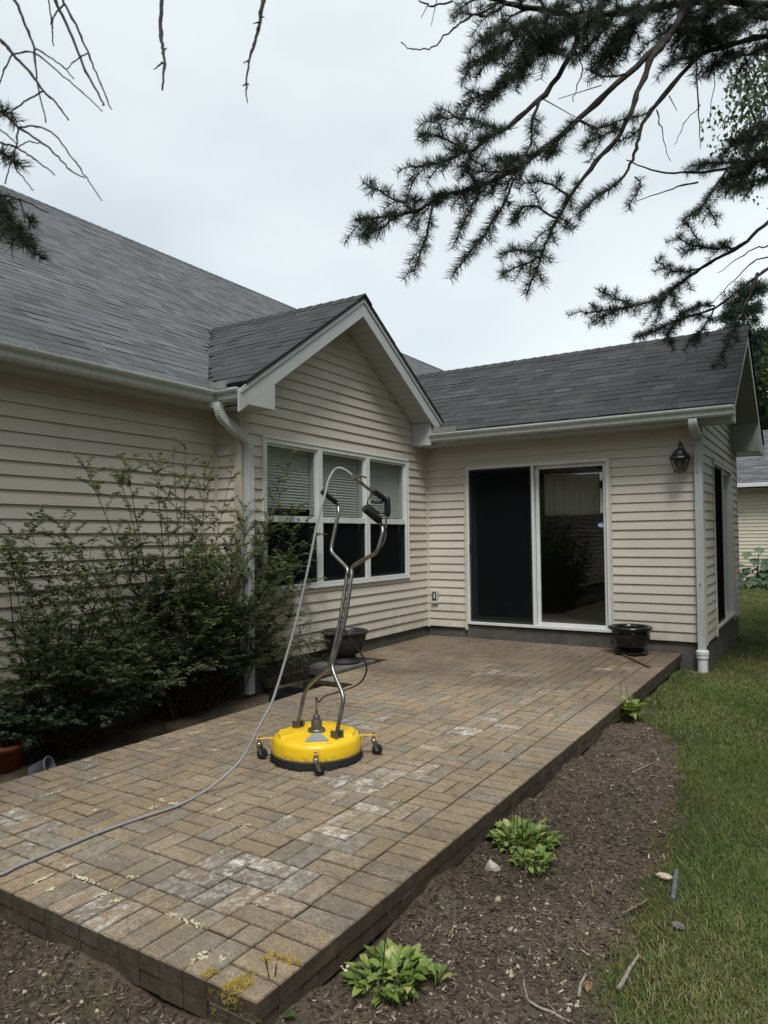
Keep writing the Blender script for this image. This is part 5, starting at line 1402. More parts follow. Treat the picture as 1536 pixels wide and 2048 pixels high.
# ================================================================== GRASS
def blades(n, x0, x1, y0, y1, cond, hgt, wid, tri=False):
    x, y = rng.uniform(x0, x1, n), rng.uniform(y0, y1, n)
    ok = cond(x, y); x, y = x[ok], y[ok]; n = len(x)
    patch = np.sin(2.1 * x + .7 * y) * np.sin(1.3 * y - 1.1 * x + 2) + .6 * np.sin(5.3 * x + 4.1 * y)
    h = hgt * rng.uniform(.5, 1.25, n) * (1 + .15 * patch); a = rng.uniform(0, 6.283, n)
    lean = rng.uniform(.25, 1.1, n); d = np.stack([np.cos(a) * lean, np.sin(a) * lean, np.ones(n)], -1); d = unit(d)
    s = np.stack([-np.sin(a + rng.normal(0, .6, n)), np.cos(a), np.zeros(n)], -1) * (wid * rng.uniform(.7, 1.3, n))[:, None]
    B = np.stack([x, y, ground_z(x, y) - .014], -1); hh = h[:, None]
    t = np.clip(rng.normal(.42, .17, n) - .14 * patch + (rng.uniform(0, 1, n) > .88) * rng.uniform(.3, .6, n), 0, 1)
    if tri:
        V = np.stack([B - s, B + s, B + d * hh], 1).reshape(-1, 3); T = np.arange(n * 3).reshape(-1, 3); return V, T, t
    m = B + d * hh * .55; e = m + unit(d + np.stack([np.cos(a), np.sin(a), -np.ones(n) * .5], -1) * .75) * hh * .55
    V = np.stack([B - s, B + s, m - s * .8, m + s * .8, e], 1).reshape(-1, 3)
    o = np.arange(n)[:, None] * 5
    T = np.concatenate([o + np.array((0, 1, 3)), o + np.array((0, 3, 2)), o + np.array((2, 3, 4))]); return V, T, np.concatenate([t, t, t])
def lawn_ok(x, y):
    e = np.where(y > -2.3, PX + .02, bed_edge(y))
    e = np.where((y > -0.03), XR + .06, e)
    e = np.where(y > YB + .05, 0.0, e)
    k = x - e + rng.normal(0, .075, len(x)) + .05 * np.sin(5 * y) * (y < -2.4)
    fringe = np.clip(k / .40, 0, 1) * .75 + .25
    return (k > 0) & (rng.uniform(0, 1, len(x)) < fringe) & ~((np.hypot(x - 3.334, y + .055) < .07))
parts = [blades(400000, 3.0, 5.4, -7.8, -3.0, lawn_ok, .040, .00115), blades(150000, 2.9, 6.2, -3.0, 1.0, lawn_ok, .040, .0019), blades(85000, 0.3, 8.0, 1.0, 14.0, lambda x, y: lawn_ok(x, y) & (y < NY - .1), .05, .006, True), blades(60000, 5.4, 9, -9, 1, lawn_ok, .05, .004, True)]
# tufts round the foot of the patio
def strip_ok(x, y): return rng.uniform(0, 1, len(x)) < .5 + .5 * np.sin(9 * y)
parts.append(blades(2200, PX + .0, PX + .05, -2.4, -.1, strip_ok, .06, .002)); parts.append(blades(160, PX, PX + .09, -6.5, -2.6, strip_ok, .085, .0016))
V, T, tt, o = [], [], [], 0
for (v_, t_, q_) in parts:
    V.append(v_); T.append(t_ + o); tt.append(q_); o += len(v_)
put('grass', np_mesh('grass', np.concatenate(V), tris=np.concatenate(T), tint=np.concatenate(tt)), 'grass', None, kind='stuff')['label'] = 'short green lawn grass mixed with straw-coloured blades'

# ================================================================== PLANTS
def leaf_cloud(name, P, D, U, L, W, tint, mat, parent=None, kind=None, fold=.2, bend=.15):
    """many small leaves: base P, direction D, upper side U"""
    D = unit(D); S_ = unit(np.cross(D, U)); U = np.cross(S_, D); L, W = np.asarray(L)[:, None], np.asarray(W)[:, None]
    m = P + D * L * .45
    V = np.stack([P, m - S_ * W * .5 + U * W * fold, P + D * L - U * L * bend, m + S_ * W * .5 + U * W * fold], 1).reshape(-1, 3)
    o = np.arange(len(P))[:, None] * 4
    T = np.stack([o + np.array((0, 1, 2)), o + np.array((0, 2, 3))], 1).reshape(-1, 3)
    return put(name, np_mesh(name, V, tris=T, tint=np.repeat(tint, 2)), mat, parent, False, kind)
# hosta clumps beside the patio
def hosta(u, v, n, r, L0, lab, stalks=0, flat=.72):
    c = on_soil(u, v); h = thing('hosta', lab, 'plant', c, group='hosta clumps along the patio')
    for k in range(n):
        a = random.uniform(0, 6.28); rr = r * math.sqrt(random.random()) * .8; el = random.uniform(flat, 1.15) * (1.25 - .7 * rr / r)
        b = c + np.array((rr * math.cos(a), rr * math.sin(a), 0)); a2 = a + random.gauss(0, .5)
        d = np.array((math.cos(a2) * math.cos(el), math.sin(a2) * math.cos(el), math.sin(el))); L = L0 * random.uniform(.6, 1.15)
        u_ = np.array((-math.cos(a2) * math.sin(el), -math.sin(a2) * math.sin(el), math.cos(el)))
        put('leaf', leaf_mesh(b, d, u_, L, L * random.uniform(.36, .58), random.uniform(.1, .9), random.uniform(.15, .6), min(1, max(0, random.gauss(.56, .24))), .0035, L0 * random.uniform(.4, 1.0)), 'hosta_leaf', h, True)
    for k in range(stalks):
        a = random.uniform(0, 6.28); b = c + np.array((random.uniform(-.4, .4) * r, random.uniform(-.4, .4) * r, 0)); H = random.uniform(.16, .30)
        P = smooth_pts([b, b + (0.012 * math.cos(a), .012 * math.sin(a), H * .6), b + (.03 * math.cos(a), .03 * math.sin(a), H)], 4)
        put('flower_stalk', MB().tube(P, [.0018] * (len(P) - 2) + [.0028, .001], 5), 'stem', h, True)
hosta(780, 1966, 120, .150, .060, 'large loose hosta clump with upright pale green leaves near the bottom of the photo', 2)
hosta(1045, 1690, 250, .185, .054, 'dense bright green hosta clump hard against the patio edge behind the pale stone', 4)
hosta(1065, 1738, 60, .11, .052, 'small ragged hosta clump just in front of the dense one', 1)
hosta(1244, 1436, 110, .15, .115, 'farthest hosta clump, at the point of the bed where the lawn meets the patio', 3)
hosta(545, 2052, 9, .045, .070, 'small dark hosta at the near corner of the patio', 2)
hosta(878, 1978, 4, .02, .055, 'single hosta shoot standing apart on the bare soil')
# shrubs in the bed
def shrub(base, tips, lab, leafL, leafmat, ntw, name='shrub', flat=.8, twl=(.10, .30), cane=.006, lper=26, gaps=None):
    base = np.array(base, float); t = thing(name, lab, 'shrub', base)
    st = MB(); LP, LD, LU, LL = [], [], [], []
    for tip in tips:
        tip = np.array(tip, float); b = base + np.array((random.gauss(0, .06), random.gauss(0, .08) + (tip[1] - base[1]) * random.uniform(.0, .30), 0))
        mid = b + (tip - b) * .5 + np.array((random.gauss(0, .05), random.gauss(0, .06), .12))
        P = smooth_pts([b, b + (mid - b) * .5 + (0, 0, .04), mid, mid + (tip - mid) * .55 + (0, 0, .03), tip], 5)
        st.tube(P, list(np.linspace(cane * random.uniform(.7, 1.2), .0012, len(P))), 6)
        for k in range(ntw):
            f = random.uniform(.22, 1.0) ** .85; i = min(len(P) - 2, int(f * (len(P) - 1))); p0 = P[i]
            dirn = unit(P[i + 1] - P[i]); a = random.uniform(0, 6.28)
            d = unit(dirn * .5 + np.array((math.cos(a) * .6, math.sin(a), random.uniform(-.15, .5))))
            L = random.uniform(*twl) * (1.15 - .5 * f); Q = smooth_pts([p0, p0 + d * L * .5 + (0, 0, .02), p0 + d * L], 3)
            if Q[-1][0] < -.27: continue
            st.tube(Q, list(np.linspace(.0018, .0007, len(Q))), 4)
            m = int(lper * L / .2) + 3
            for j in range(m):
                g_ = random.uniform(.1, 1); q = p0 + d * L * g_ + np.array((0, 0, .02 * math.sin(math.pi * g_)))
                aa = random.uniform(0, 6.28)
                LP.append(q); LD.append(unit(d * .5 + np.array((math.cos(aa), math.sin(aa), random.uniform(-.35, .25))))); LU.append((random.gauss(0, 1 - flat), random.gauss(0, 1 - flat), 1)); LL.append(leafL * random.uniform(.55, 1.25))
        for j in range(16):
            i = random.randint(len(P) // 2, len(P) - 1); aa = random.uniform(0, 6.28)
            LP.append(P[i]); LD.append((math.cos(aa), math.sin(aa), random.uniform(-.2, .5))); LU.append((0, 0, 1)); LL.append(leafL * random.uniform(.5, 1))
    LP, LD, LU, LL = map(np.array, (LP, LD, LU, LL))
    ok = LP[:, 0] > -.27; LP, LD, LU, LL = LP[ok], LD[ok], LU[ok].astype(float), LL[ok]
    zt = np.clip((LP[:, 2] - .9) / 1.0, 0, 1)
    tint = np.clip(rng.normal(.42, .22, len(LP)) + zt * .3, 0, 1)
    put('stem', st, 'stem', t, True)
    leaf_cloud('foliage', LP, LD, LU, LL, LL * rng.uniform(.5, .72, len(LL)), tint, leafmat, t, 'stuff')
    return t
bb = hit(375, 1425, 'z', -.12)
tips = []
for k in range(60):
    y = random.triangular(-5.8, -2.7, -4.3); z = random.uniform(.30, 1.50) * (1 - .20 * abs(y + 4.2)); tips.append((random.uniform(-.15, .62), y, z))
tips += [hit(u, v, 'x', .12) for (u, v) in ((372, 885), (345, 905), (310, 915), (250, 918), (165, 925), (430, 915), (410, 935), (240, 955), (470, 920), (330, 975), (560, 960), (582, 925), (600, 1010), (625, 1030), (640, 1060), (590, 1090), (560, 1010), (500, 1000), (600, 1070), (625, 1105), (612, 1180), (590, 1230), (560, 1150), (545, 1085), (640, 1160), (520, 1200), (570, 1260), (520, 1060), (480, 1080), (600, 1130), (20, 1060), (60, 1030), (110, 1040), (40, 1120))]
shrub(bb, tips, 'large airy fine-leaved shrub in the bed in front of the left downspout', .030, 'shrub_leaf', 21, lper=34)
b2 = hit(120, 1500, 'z', -.12); b2[0] = min(b2[0], .15)
tips = [(random.uniform(-.1, .55), random.triangular(-6.3, -4.7, -5.4), random.uniform(.25, 1.42)) for _ in range(38)]
shrub(b2, tips, 'dense round-leaved shrub at the left edge of the planting bed', .034, 'shrub_leaf', 13, flat=.7, cane=.006, lper=28)
b3 = np.array((.14, -5.35, -.15))
tips = [(b3[0] + random.uniform(-.4, .30), b3[1] + random.uniform(-.7, .75), random.uniform(.0, .26)) for _ in range(34)]
shrub(b3, tips, 'low leafy creeper spreading over the bed next to the orange pot', .036, 'rose_leaf', 14, 'creeper', .6, (.08, .18), .004, 28)
b4 = np.array((.22, -2.95, -.14))
tips = [(b4[0] + random.uniform(-.18, .22), b4[1] + random.uniform(-.5, .35), random.uniform(.05, .45)) for _ in range(16)]
shrub(b4, tips, 'small straggly seedling shrub between the edging timbers and the charcoal pot', .020, 'shrub_leaf', 8, 'shrub', .8, (.08, .18), .003, 20)
# big-leaved plant by the neighbour's wall
c = hit(1512, 1168, 'y', NY - .75); c[2] = -.2
t = thing('leafy_shrub', 'large-leaved dark green shrub against the neighbouring house', 'shrub', c)
for k in range(130):
    a = random.uniform(0, 6.28); r = math.sqrt(random.random()) * 1.0; z = random.uniform(.05, .75) * (1.15 - .5 * r); d = np.array((math.cos(a) * .8, math.sin(a) * .8 - .5, random.uniform(-.5, .1)))
    put('leaf', leaf_mesh(c + (r * math.cos(a) * 1.1 + .35, r * math.sin(a) * .7, z), d, (0, -.3, 1), random.uniform(.22, .34), random.uniform(.18, .26), .5, .2, random.uniform(.0, .8), .01), 'rose_leaf', t, True)
tall = c + (.10, -.1, .6)
for k, (dx, dz) in enumerate(((0, .75), (-.25, .62), (.28, .60), (-.1, .45), (.12, .35), (.3, .3))):
    q = tall + (dx, 0, dz - .25); put('leaf', leaf_mesh(q, (dx + .1, -.6, -.25), (0, -.5, 1), .30, .26, .5, .2, random.uniform(.3, 1), .01), 'rose_leaf', t, True)
put('stem', MB().tube([c, c + (.05, 0, .5), tall + (0, 0, .5)], [.02, .015, .008], 6), 'stem', t, True)

# ================================================================== TREES BEYOND
def leafy_tree(name, base, height, clumps, lab, leaf, n, leafL, mat, droop=0.0, trunk_r=.15, spread=.5):
    base = np.array(base, float); t = thing(name, lab, 'tree', base)
    tk = MB(); top = base + Z3 * height
    tk.tube(smooth_pts([base, base + Z3 * height * .4 + (.1, .05, 0), top], 5), list(np.linspace(trunk_r, trunk_r * .2, 11)), 9)
    for (c, r) in clumps:
        c = np.array(c, float); s = base + Z3 * max(.8, (c[2] - base[2]) * .55); s[2] = min(s[2], top[2] - .2)
        tk.tube(smooth_pts([s, (s + c) / 2 + Z3 * .2, c], 4), list(np.linspace(trunk_r * .35, .015, 9)), 6)
    put('trunk', tk, 'bark', t, True)
    P, D, U = [], [], []
    for (c, r) in clumps:
        m = int(n * r * r); k = 9
        sub = np.array(c) + rng.normal(0, 1, (k * 3, 3)) * np.array((r, r, r * .75)) * spread
        p = sub[rng.integers(0, k * 3, m)] + rng.normal(0, r * .16, (m, 3)); P.append(p)
        d = rng.normal(0, 1, (m, 3)); d[:, 2] -= .4 + droop; D.append(d); U.append(rng.normal(0, .5, (m, 3)) + np.array((0, 0, 1.0)))
    P, D, U = map(np.concatenate, (P, D, U)); L = leafL * rng.uniform(.6, 1.2, len(P))
    leaf_cloud('crown', P, D, U, L, L * .62, np.clip(rng.normal(.5, .25, len(P)), 0, 1), mat, t)
    return t
def at_pix(u, v, k): return at_depth(u, v, k)
B = at_pix(1580, 1100, 29); 
leafy_tree('leafy_tree', (B[0], B[1], -.3), 7.5, [(at_pix(u, v, k), r) for (u, v, k, r) in ((1545, 720, 29, 1.1), (1570, 790, 28, 1.4), (1535, 800, 29, .8), (1600, 700, 30, 1.6), (1620, 850, 29, 1.8), (1528, 850, 30, .7), (1640, 760, 30, 2.0))], 'bright green leafy tree behind the roof of the neighbouring house', None, 1500, .17, 'tree_leaf')
B = at_pix(1690, 1100, 10.5)
leafy_tree('weeping_tree', (B[0], B[1], -.25), 7.6, [(at_pix(u, v, k), r) for (u, v, k, r) in ((1550, 230, 10, .75), (1530, 160, 10, .5), (1600, 300, 10.5, .8), (1520, 300, 10, .32), (1500, 215, 9.8, .28), (1640, 180, 10.5, 1.0), (1580, 120, 10, .7))], 'tall tree with hanging leaves at the upper right edge, behind the spruce branches', None, 1500, .085, 'rose_leaf', 1.2, .12)
B = at_pix(1720, 1100, 24)
leafy_tree('leafy_tree', (B[0], B[1], -.3), 9, [(at_pix(u, v, k), r) for (u, v, k, r) in ((1700, 700, 24, 2.0), (1780, 600, 24, 2.4), (1820, 780, 25, 2.2), (1680, 860, 24, 1.3))], 'green tree standing right of the bright green one beyond the lawn', None, 700, .2, 'tree_leaf')
# pine behind the wing roof
B = at_pix(1500, 1100, 27); pine = thing('pine_tree', 'dark bluish pine rising behind the right end of the wing roof', 'tree', (B[0], B[1], -.3))
top = at_pix(1497, 560, 27)[2]
put('trunk', MB().tube([(B[0], B[1], -.3), (B[0], B[1], top)], [.2, .03], 8), 'bark', pine, True)
P, D = [], []; mbp = MB(); z = 3.0
while z < top:
    f = 1 - (z - 2) / (top - 2)
    for k in range(6):
        a = random.uniform(0, 6.28); L = (.75 + 1.6 * f) * random.uniform(.6, 1.1); e = np.array((B[0] + L * math.cos(a), B[1] + L * math.sin(a), z + L * random.uniform(.0, .35)))
        s = np.array((B[0], B[1], z)); mbp.tube([s, e], [.03, .008], 5)
        for j in range(5):
            c = s + (e - s) * random.uniform(.35, 1.02) + rng.normal(0, .10, 3); m = 75
            d = rng.normal(0, 1, (m, 3)); d[:, 2] += .35; P.append(np.repeat(c[None], m, 0) + rng.normal(0, .09, (m, 3))); D.append(d)
    z += .5
put('branch', mbp, 'bark', pine, True)
P, D = np.concatenate(P), np.concatenate(D)
leaf_cloud('crown', P, D, rng.normal(0, 1, P.shape), rng.uniform(.14, .22, len(P)), np.full(len(P), .022), rng.uniform(0, 1, len(P)), 'pine_needle', pine)

# ================================================================== SPRUCES
def needle_mesh(segs, per_m, L0, wid, name='needles'):
    """segs: list of (points, ) twigs that carry needles all round"""
    P, D = [], []
    for Q in segs:
        Q = np.array(Q); d = Q[1:] - Q[:-1]; l = np.linalg.norm(d, axis=1)
        for i in range(len(d)):
            m = int(l[i] * per_m) + 1; t = rng.uniform(0, 1, m)[:, None]; ax_ = d[i] / (l[i] + 1e-9)
            rnd = rng.normal(0, 1, (m, 3)); rnd[:, 2] += .25; rad = unit(rnd - (rnd @ ax_)[:, None] * ax_)
            P.append(Q[i] + d[i] * t); D.append(unit(rad + ax_ * rng.uniform(.15, .8, (m, 1))))
    P, D = np.concatenate(P), np.concatenate(D); n = len(P)
    L = L0 * rng.uniform(.7, 1.15, n)[:, None]; s = unit(np.cross(D, rng.normal(0, 1, (n, 3)))) * wid; s2 = np.cross(D, s)
    m = P + D * L * .55 + s2 * .8
    V = np.stack([P - s, P + s, P + s2, m - s, m + s, P + D * L], 1).reshape(-1, 3); o = np.arange(n)[:, None] * 6
    T = np.concatenate([o + np.array(q) for q in ((0, 1, 4), (0, 4, 3), (3, 4, 5), (0, 2, 3), (2, 1, 4))])
    t = np.clip(rng.normal(.4, .25, n), 0, 1)
    return np_mesh(name, V, tris=T, tint=np.tile(t, 5))
def branch(tree, pts, r0, r1, needles=None, lat=None, per_m=2300, L0=.022, wid=.0006, bark='bark', jit=.0016):
    """pts: world points root to tip; needles: fraction from which the branch carries needles; lat: (fraction, spacing, length) of side twigs"""
    Q = smooth_pts(pts, 5); n = len(Q)
    Q = [q + np.array((random.gauss(0, jit), random.gauss(0, jit), random.gauss(0, jit))) for q in Q]
    mb = MB(); R = np.linspace(r0, r1, n); R = [r * (1.0 + (.28 if random.random() < .18 else 0)) for r in R]
    mb.tube(Q, R, 7)
    segs = []
    if needles is not None: segs.append(Q[int(needles * (n - 1)):])
    acc, side = 0.0, 1
    if lat:
        f0, sp, ll = lat
        for i in range(int(f0 * (n - 1)), n - 1):
            acc += np.linalg.norm(Q[i + 1] - Q[i])
            while acc > sp:
                acc -= sp; side = -side
                f = i / (n - 1); d = unit(Q[i + 1] - Q[i]); h = unit(np.cross(d, Z3))
                v = unit(d * .75 + h * side * random.uniform(.5, 1.1) + Z3 * random.uniform(-.6, .35))
                L = ll * random.uniform(.55, 1.15) * (1.1 - .55 * f); e = Q[i] + v * L + Z3 * -.10 * L
                T_ = smooth_pts([Q[i], Q[i] + v * L * .5 + Z3 * .004, e], 3)
                mb.tube(T_, list(np.linspace(max(.0012, r1 * .8), .0009, len(T_))), 5); segs.append(T_)
                if L > .07:
                    for s_ in (-1, 1):
                        p = T_[len(T_) // 2 + (s_ > 0)]; v2 = unit(v + np.cross(v, Z3) * s_ * .8 + Z3 * random.uniform(-.3, .1)); L2 = L * random.uniform(.35, .55)
                        T2 = [p, p + v2 * L2 * .5, p + v2 * L2 - Z3 * .08 * L2]; mb.tube(T2, [.0011, .0009, .0008], 4); segs.append(T2)
    b = put('branch', mb, bark, tree, True)
    if segs: put('needles', needle_mesh(segs, per_m, L0, wid), 'needle', b, kind='stuff')
    return b
def crop8(pts, d0, d1):
    n = len(pts); return [at_depth(660 + x / 1.7534, y / 1.7534, d0 + (d1 - d0) * i / max(1, n - 1)) for i, (x, y) in enumerate(pts)]
TR = np.array((6.0, -5.3, GZ))
sp = thing('spruce_tree', 'dark spruce whose needled branches hang into the upper right of the photo', 'tree', TR)
put('trunk', MB().tube([TR - Z3 * .1, TR + Z3 * .4, TR + Z3 * 4, TR + Z3 * 9.5], [.20, .15, .11, .02], 14), 'bark', sp, True)
def from_trunk(pts, dz=.25): 
    return [np.array((TR[0], TR[1], pts[0][2] + dz)), (np.array((TR[0], TR[1], pts[0][2] + dz)) + pts[0]) / 2 + Z3 * .04] + pts
nd = dict(per_m=1650, L0=.025, wid=.00048)
RB = [
 (from_trunk(crop8([(1560, 10), (1400, 0), (1250, 8), (1050, 40), (870, 52), (760, 40), (620, 10), (500, -25)], 2.0, 1.75)), .013, .005, None, (.35, .035, .15)),
 (crop8([(1250, 10), (1200, 110), (1040, 260), (870, 420), (700, 560), (560, 640), (400, 690), (300, 740), (160, 765), (90, 770)], 1.93, 1.57), .0095, .0018, .50, (.42, .026, .115)),
 (crop8([(1190, 130), (1130, 200), (1080, 320), (1030, 450), (930, 570), (840, 690), (780, 800), (740, 900), (690, 1030)], 1.88, 1.65), .008, .0018, .60, (.55, .030, .095)),
 (from_trunk(crop8([(1560, 115), (1400, 160), (1290, 200), (1140, 370), (1090, 450), (1070, 540), (1020, 630), (920, 700), (870, 770)], 2.05, 1.75)), .009, .0018, .80, (.80, .035, .07)),
 (crop8([(870, 55), (855, 170), (750, 330), (600, 460), (480, 530), (380, 570), (290, 590)], 1.85, 1.55), .008, .0018, .50, (.50, .026, .105)),
 (crop8([(660, 605), (600, 730), (520, 850), (430, 960)], 1.68, 1.6), .003, .0012, .3, (.3, .022, .06)),
 (crop8([(360, 715), (330, 850), (290, 965)], 1.6, 1.55), .003, .0012, .2, (.2, .025, .05)),
 (crop8([(560, 640), (500, 720), (440, 850)], 1.63, 1.6), .003, .0012, .2, (.2, .025, .05)),
 (crop8([(300, 740), (210, 690), (110, 640)], 1.6, 1.52), .003, .0012, .1, (.1, .025, .05)),
 (crop8([(250, 750), (180, 800), (110, 830)], 1.58, 1.54), .003, .0012, .1, (.1, .025, .05)),
 (crop8([(600, 460), (500, 420), (400, 415), (350, 430)], 1.66, 1.6), .003, .0012, .1, (.1, .022, .07)),
 (crop8([(480, 530), (400, 480), (310, 480)], 1.62, 1.57), .003, .0012, .1, (.1, .022, .07)),
 (crop8([(750, 330), (710, 420), (705, 500), (650, 590)], 1.72, 1.7), .004, .0012, .3, (.3, .025, .07)),
 (crop8([(490, 530), (480, 580), (510, 650)], 1.62, 1.6), .003, .0012, .1, (.1, .025, .05)),
 (crop8([(840, 690), (760, 640), (690, 640)], 1.72, 1.68), .003, .0012, .2, (.2, .025, .06)),
 (crop8([(800, 770), (700, 720), (640, 780)], 1.7, 1.68), .003, .0012, .2, (.2, .022, .06)),
 (crop8([(745, 880), (660, 880), (590, 890)], 1.68, 1.65), .003, .0012, .1, (.1, .022, .05)),
 (crop8([(740, 900), (690, 920), (600, 960)], 1.67, 1.64), .003, .0012, .1, (.1, .022, .05)),
 (crop8([(870, 420), (800, 480), (760, 560)], 1.75, 1.7), .003, .0012, .1, (.1, .022, .06)),
 (crop8([(870, 420), (940, 450), (1020, 420), (1110, 400)], 1.78, 1.78), .003, .0012, .1, (.1, .03, .06)),
 (crop8([(1030, 450), (950, 480), (880, 510)], 1.78, 1.74), .003, .0012, .1, (.1, .025, .07)),
 (crop8([(1090, 450), (1050, 480), (1000, 500)], 1.85, 1.83), .002, .0012, .1, (.1, .03, .05)),
 (crop8([(700, 560), (620, 600), (540, 600), (480, 600)], 1.66, 1.62), .003, .0012, .1, (.1, .022, .08)),
 (crop8([(700, 60), (650, 140), (560, 190), (480, 220)], 1.8, 1.68), .004, .0012, .1, (.15, .022, .11)),
 (crop8([(760, 45), (740, 160), (680, 240), (590, 310), (490, 350)], 1.82, 1.7), .005, .0012, .15, (.2, .022, .12)),
 (crop8([(860, 60), (820, 110), (700, 170), (650, 240)], 1.83, 1.72), .004, .0012, .1, (.1, .022, .11)),
 (crop8([(620, 12), (540, 60), (470, 40)], 1.77, 1.72), .003, .0012, .1, (.2, .026, .07)),
 (crop8([(1000, 45), (960, 110), (900, 170), (880, 200)], 1.9, 1.85), .004, .0012, .1, (.1, .022, .10)),
 (crop8([(1100, 30), (1050, 110), (980, 190)], 1.95, 1.9), .004, .0012, .1, (.1, .022, .11)),
 (crop8([(1200, 100), (1260, 140), (1330, 150), (1420, 130)], 1.95, 1.98), .005, .0012, .1, (.1, .022, .11)),
 (crop8([(1330, 10), (1290, 70), (1230, 130)], 2.0, 1.95), .004, .0012, .1, (.1, .022, .11)),
 (crop8([(1040, 260), (960, 270), (900, 240)], 1.82, 1.8), .003, .0012, .2, (.2, .028, .08)),
 (crop8([(1560, 70), (1440, 60), (1320, 105), (1220, 95), (1150, 130)], 2.05, 1.95), .005, .0012, .05, (.05, .020, .12)),
 (crop8([(1480, -20), (1430, 70), (1350, 150), (1300, 160)], 2.1, 2.0), .005, .0012, .05, (.05, .020, .12)),
 (crop8([(1560, 150), (1470, 190), (1400, 190), (1330, 250)], 2.1, 2.0), .004, .0012, .05, (.05, .022, .10)),
 (crop8([(1380, -20), (1330, 60), (1240, 60)], 2.0, 1.95), .004, .0012, .05, (.05, .020, .12)),
 (crop8([(960, 20), (900, 90), (830, 130), (740, 130)], 1.85, 1.75), .004, .0012, .05, (.05, .020, .12)),
 (crop8([(1150, -20), (1080, 70), (1010, 120), (950, 210)], 1.95, 1.85), .004, .0012, .05, (.05, .020, .12)),
 (crop8([(800, 30), (720, 90), (620, 110), (530, 150)], 1.8, 1.7), .004, .0012, .05, (.05, .020, .12)),
 (crop8([(1560, 500), (1500, 560), (1440, 610), (1370, 640)], 2.3, 2.2), .004, .0012, .05, (.05, .020, .11)),
 (crop8([(1560, 440), (1500, 450), (1440, 490)], 2.3, 2.2), .004, .0012, .05, (.05, .022, .10)),
 (crop8([(1300, 180), (1260, 200), (1200, 210), (1180, 240)], 1.95, 1.92), .003, .0012, .1, (.1, .03, .06)),
 (from_trunk(crop8([(1580, 545), (1536, 550), (1400, 590), (1300, 602), (1150, 605), (1040, 560)], 2.25, 2.05)), .009, .0014, None, None),
 (crop8([(1560, 540), (1480, 560), (1370, 570), (1270, 580)], 2.25, 2.12), .005, .0012, .05, (.05, .022, .10)),
 (crop8([(1550, 620), (1460, 640), (1380, 680)], 2.25, 2.15), .005, .0012, .05, (.05, .022, .10)),
 (crop8([(1400, 590), (1330, 680), (1300, 730), (1240, 770)], 2.15, 2.1), .003, .0012, .3, (.4, .022, .07)),
 (crop8([(1310, 720), (1340, 750), (1350, 790)], 2.1, 2.1), .002, .0012, .1, (.1, .03, .05)),
 (crop8([(1550, 460), (1480, 490), (1400, 500)], 2.3, 2.2), .004, .0012, .2, (.2, .028, .08)),
 (crop8([(1290, 640), (1200, 660), (1080, 705)], 2.1, 2.05), .003, .001, None, None),
 (crop8([(1070, 620), (1090, 650), (1050, 720)], 1.8, 1.8), .002, .001, .1, (.1, .04, .03)),
 (from_trunk(crop8([(1580, 740), (1536, 780), (1440, 860), (1300, 940), (1220, 1000), (1150, 1050), (1020, 1080), (890, 1100)], 2.45, 2.1)), .0085, .0016, .62, (.60, .026, .10)),
 (crop8([(1420, 870), (1340, 870), (1280, 860), (1215, 835)], 2.35, 2.25), .004, .0012, .1, (.1, .022, .08)),
 (crop8([(1290, 945), (1210, 950), (1140, 920)], 2.28, 2.2), .003, .0012, .1, (.1, .024, .07)),
 (crop8([(1215, 1005), (1160, 1060), (1140, 1150)], 2.24, 2.2), .003, .0012, .1, (.1, .024, .08)),
 (crop8([(1060, 1075), (1010, 1050), (940, 1020)], 2.15, 2.1), .003, .0012, .1, (.1, .024, .06)),
 (crop8([(1020, 1080), (960, 1110), (930, 1140)], 2.14, 2.1), .003, .0012, .1, (.1, .024, .05)),
 (crop8([(1290, 840), (1260, 800), (1250, 780)], 2.25, 2.25), .002, .0012, .1, (.1, .03, .05)),
 (from_trunk(crop8([(1580, 900), (1536, 940), (1440, 1010), (1350, 1080), (1220, 1120), (1120, 1170), (1070, 1180)], 2.65, 2.35)), .0075, .0016, .68, (.68, .024, .095)),
 (crop8([(1350, 1080), (1310, 1150), (1260, 1200)], 2.5, 2.45), .003, .0012, .2, (.2, .024, .08)),
 (crop8([(1350, 1075), (1290, 1075), (1220, 1110)], 2.5, 2.4), .003, .0012, .2, (.2, .024, .07)),
 (crop8([(1220, 1120), (1180, 1180), (1200, 1210)], 2.42, 2.4), .003, .0012, .1, (.1, .024, .07)),
 (crop8([(1500, 960), (1490, 985), (1440, 1110), (1390, 1220), (1345, 1290)], 2.6, 2.45), .005, .0012, .50, (.5, .022, .075)),
 (crop8([(1540, 860), (1470, 880), (1360, 960)], 2.5, 2.45), .003, .001, None, None),
 (crop8([(1540, 900), (1480, 920), (1400, 1000), (1340, 1060)], 2.6, 2.5), .003, .001, None, None),
 (crop8([(1285, 210), (1292, 370), (1300, 520)], 1.95, 1.9), .0028, .0008, None, None),
 (crop8([(1296, 370), (1245, 430), (1210, 505)], 1.92, 1.9), .0014, .0007, None, None),
 (crop8([(1145, 385), (1165, 470), (1190, 565)], 1.9, 1.9), .0018, .0007, None, None),
 (crop8([(1350, 190), (1345, 300), (1330, 440)], 2.0, 2.0), .0018, .0007, None, None),
 (crop8([(1190, 330), (1220, 390)], 1.95, 1.95), .0012, .0007, None, None),
 (crop8([(580, 20), (500, 60), (430, 100), (360, 165), (290, 175), (245, 148)], 1.76, 1.66), .0028, .0010, None, None),
 (crop8([(430, 5), (350, 20), (300, -5)], 1.7, 1.65), .0025, .0010, None, None),
 (crop8([(375, -5), (355, 90)], 1.7, 1.7), .0012, .0007, None, None), (crop8([(345, 15), (320, 60)], 1.7, 1.7), .0012, .0007, None, None),
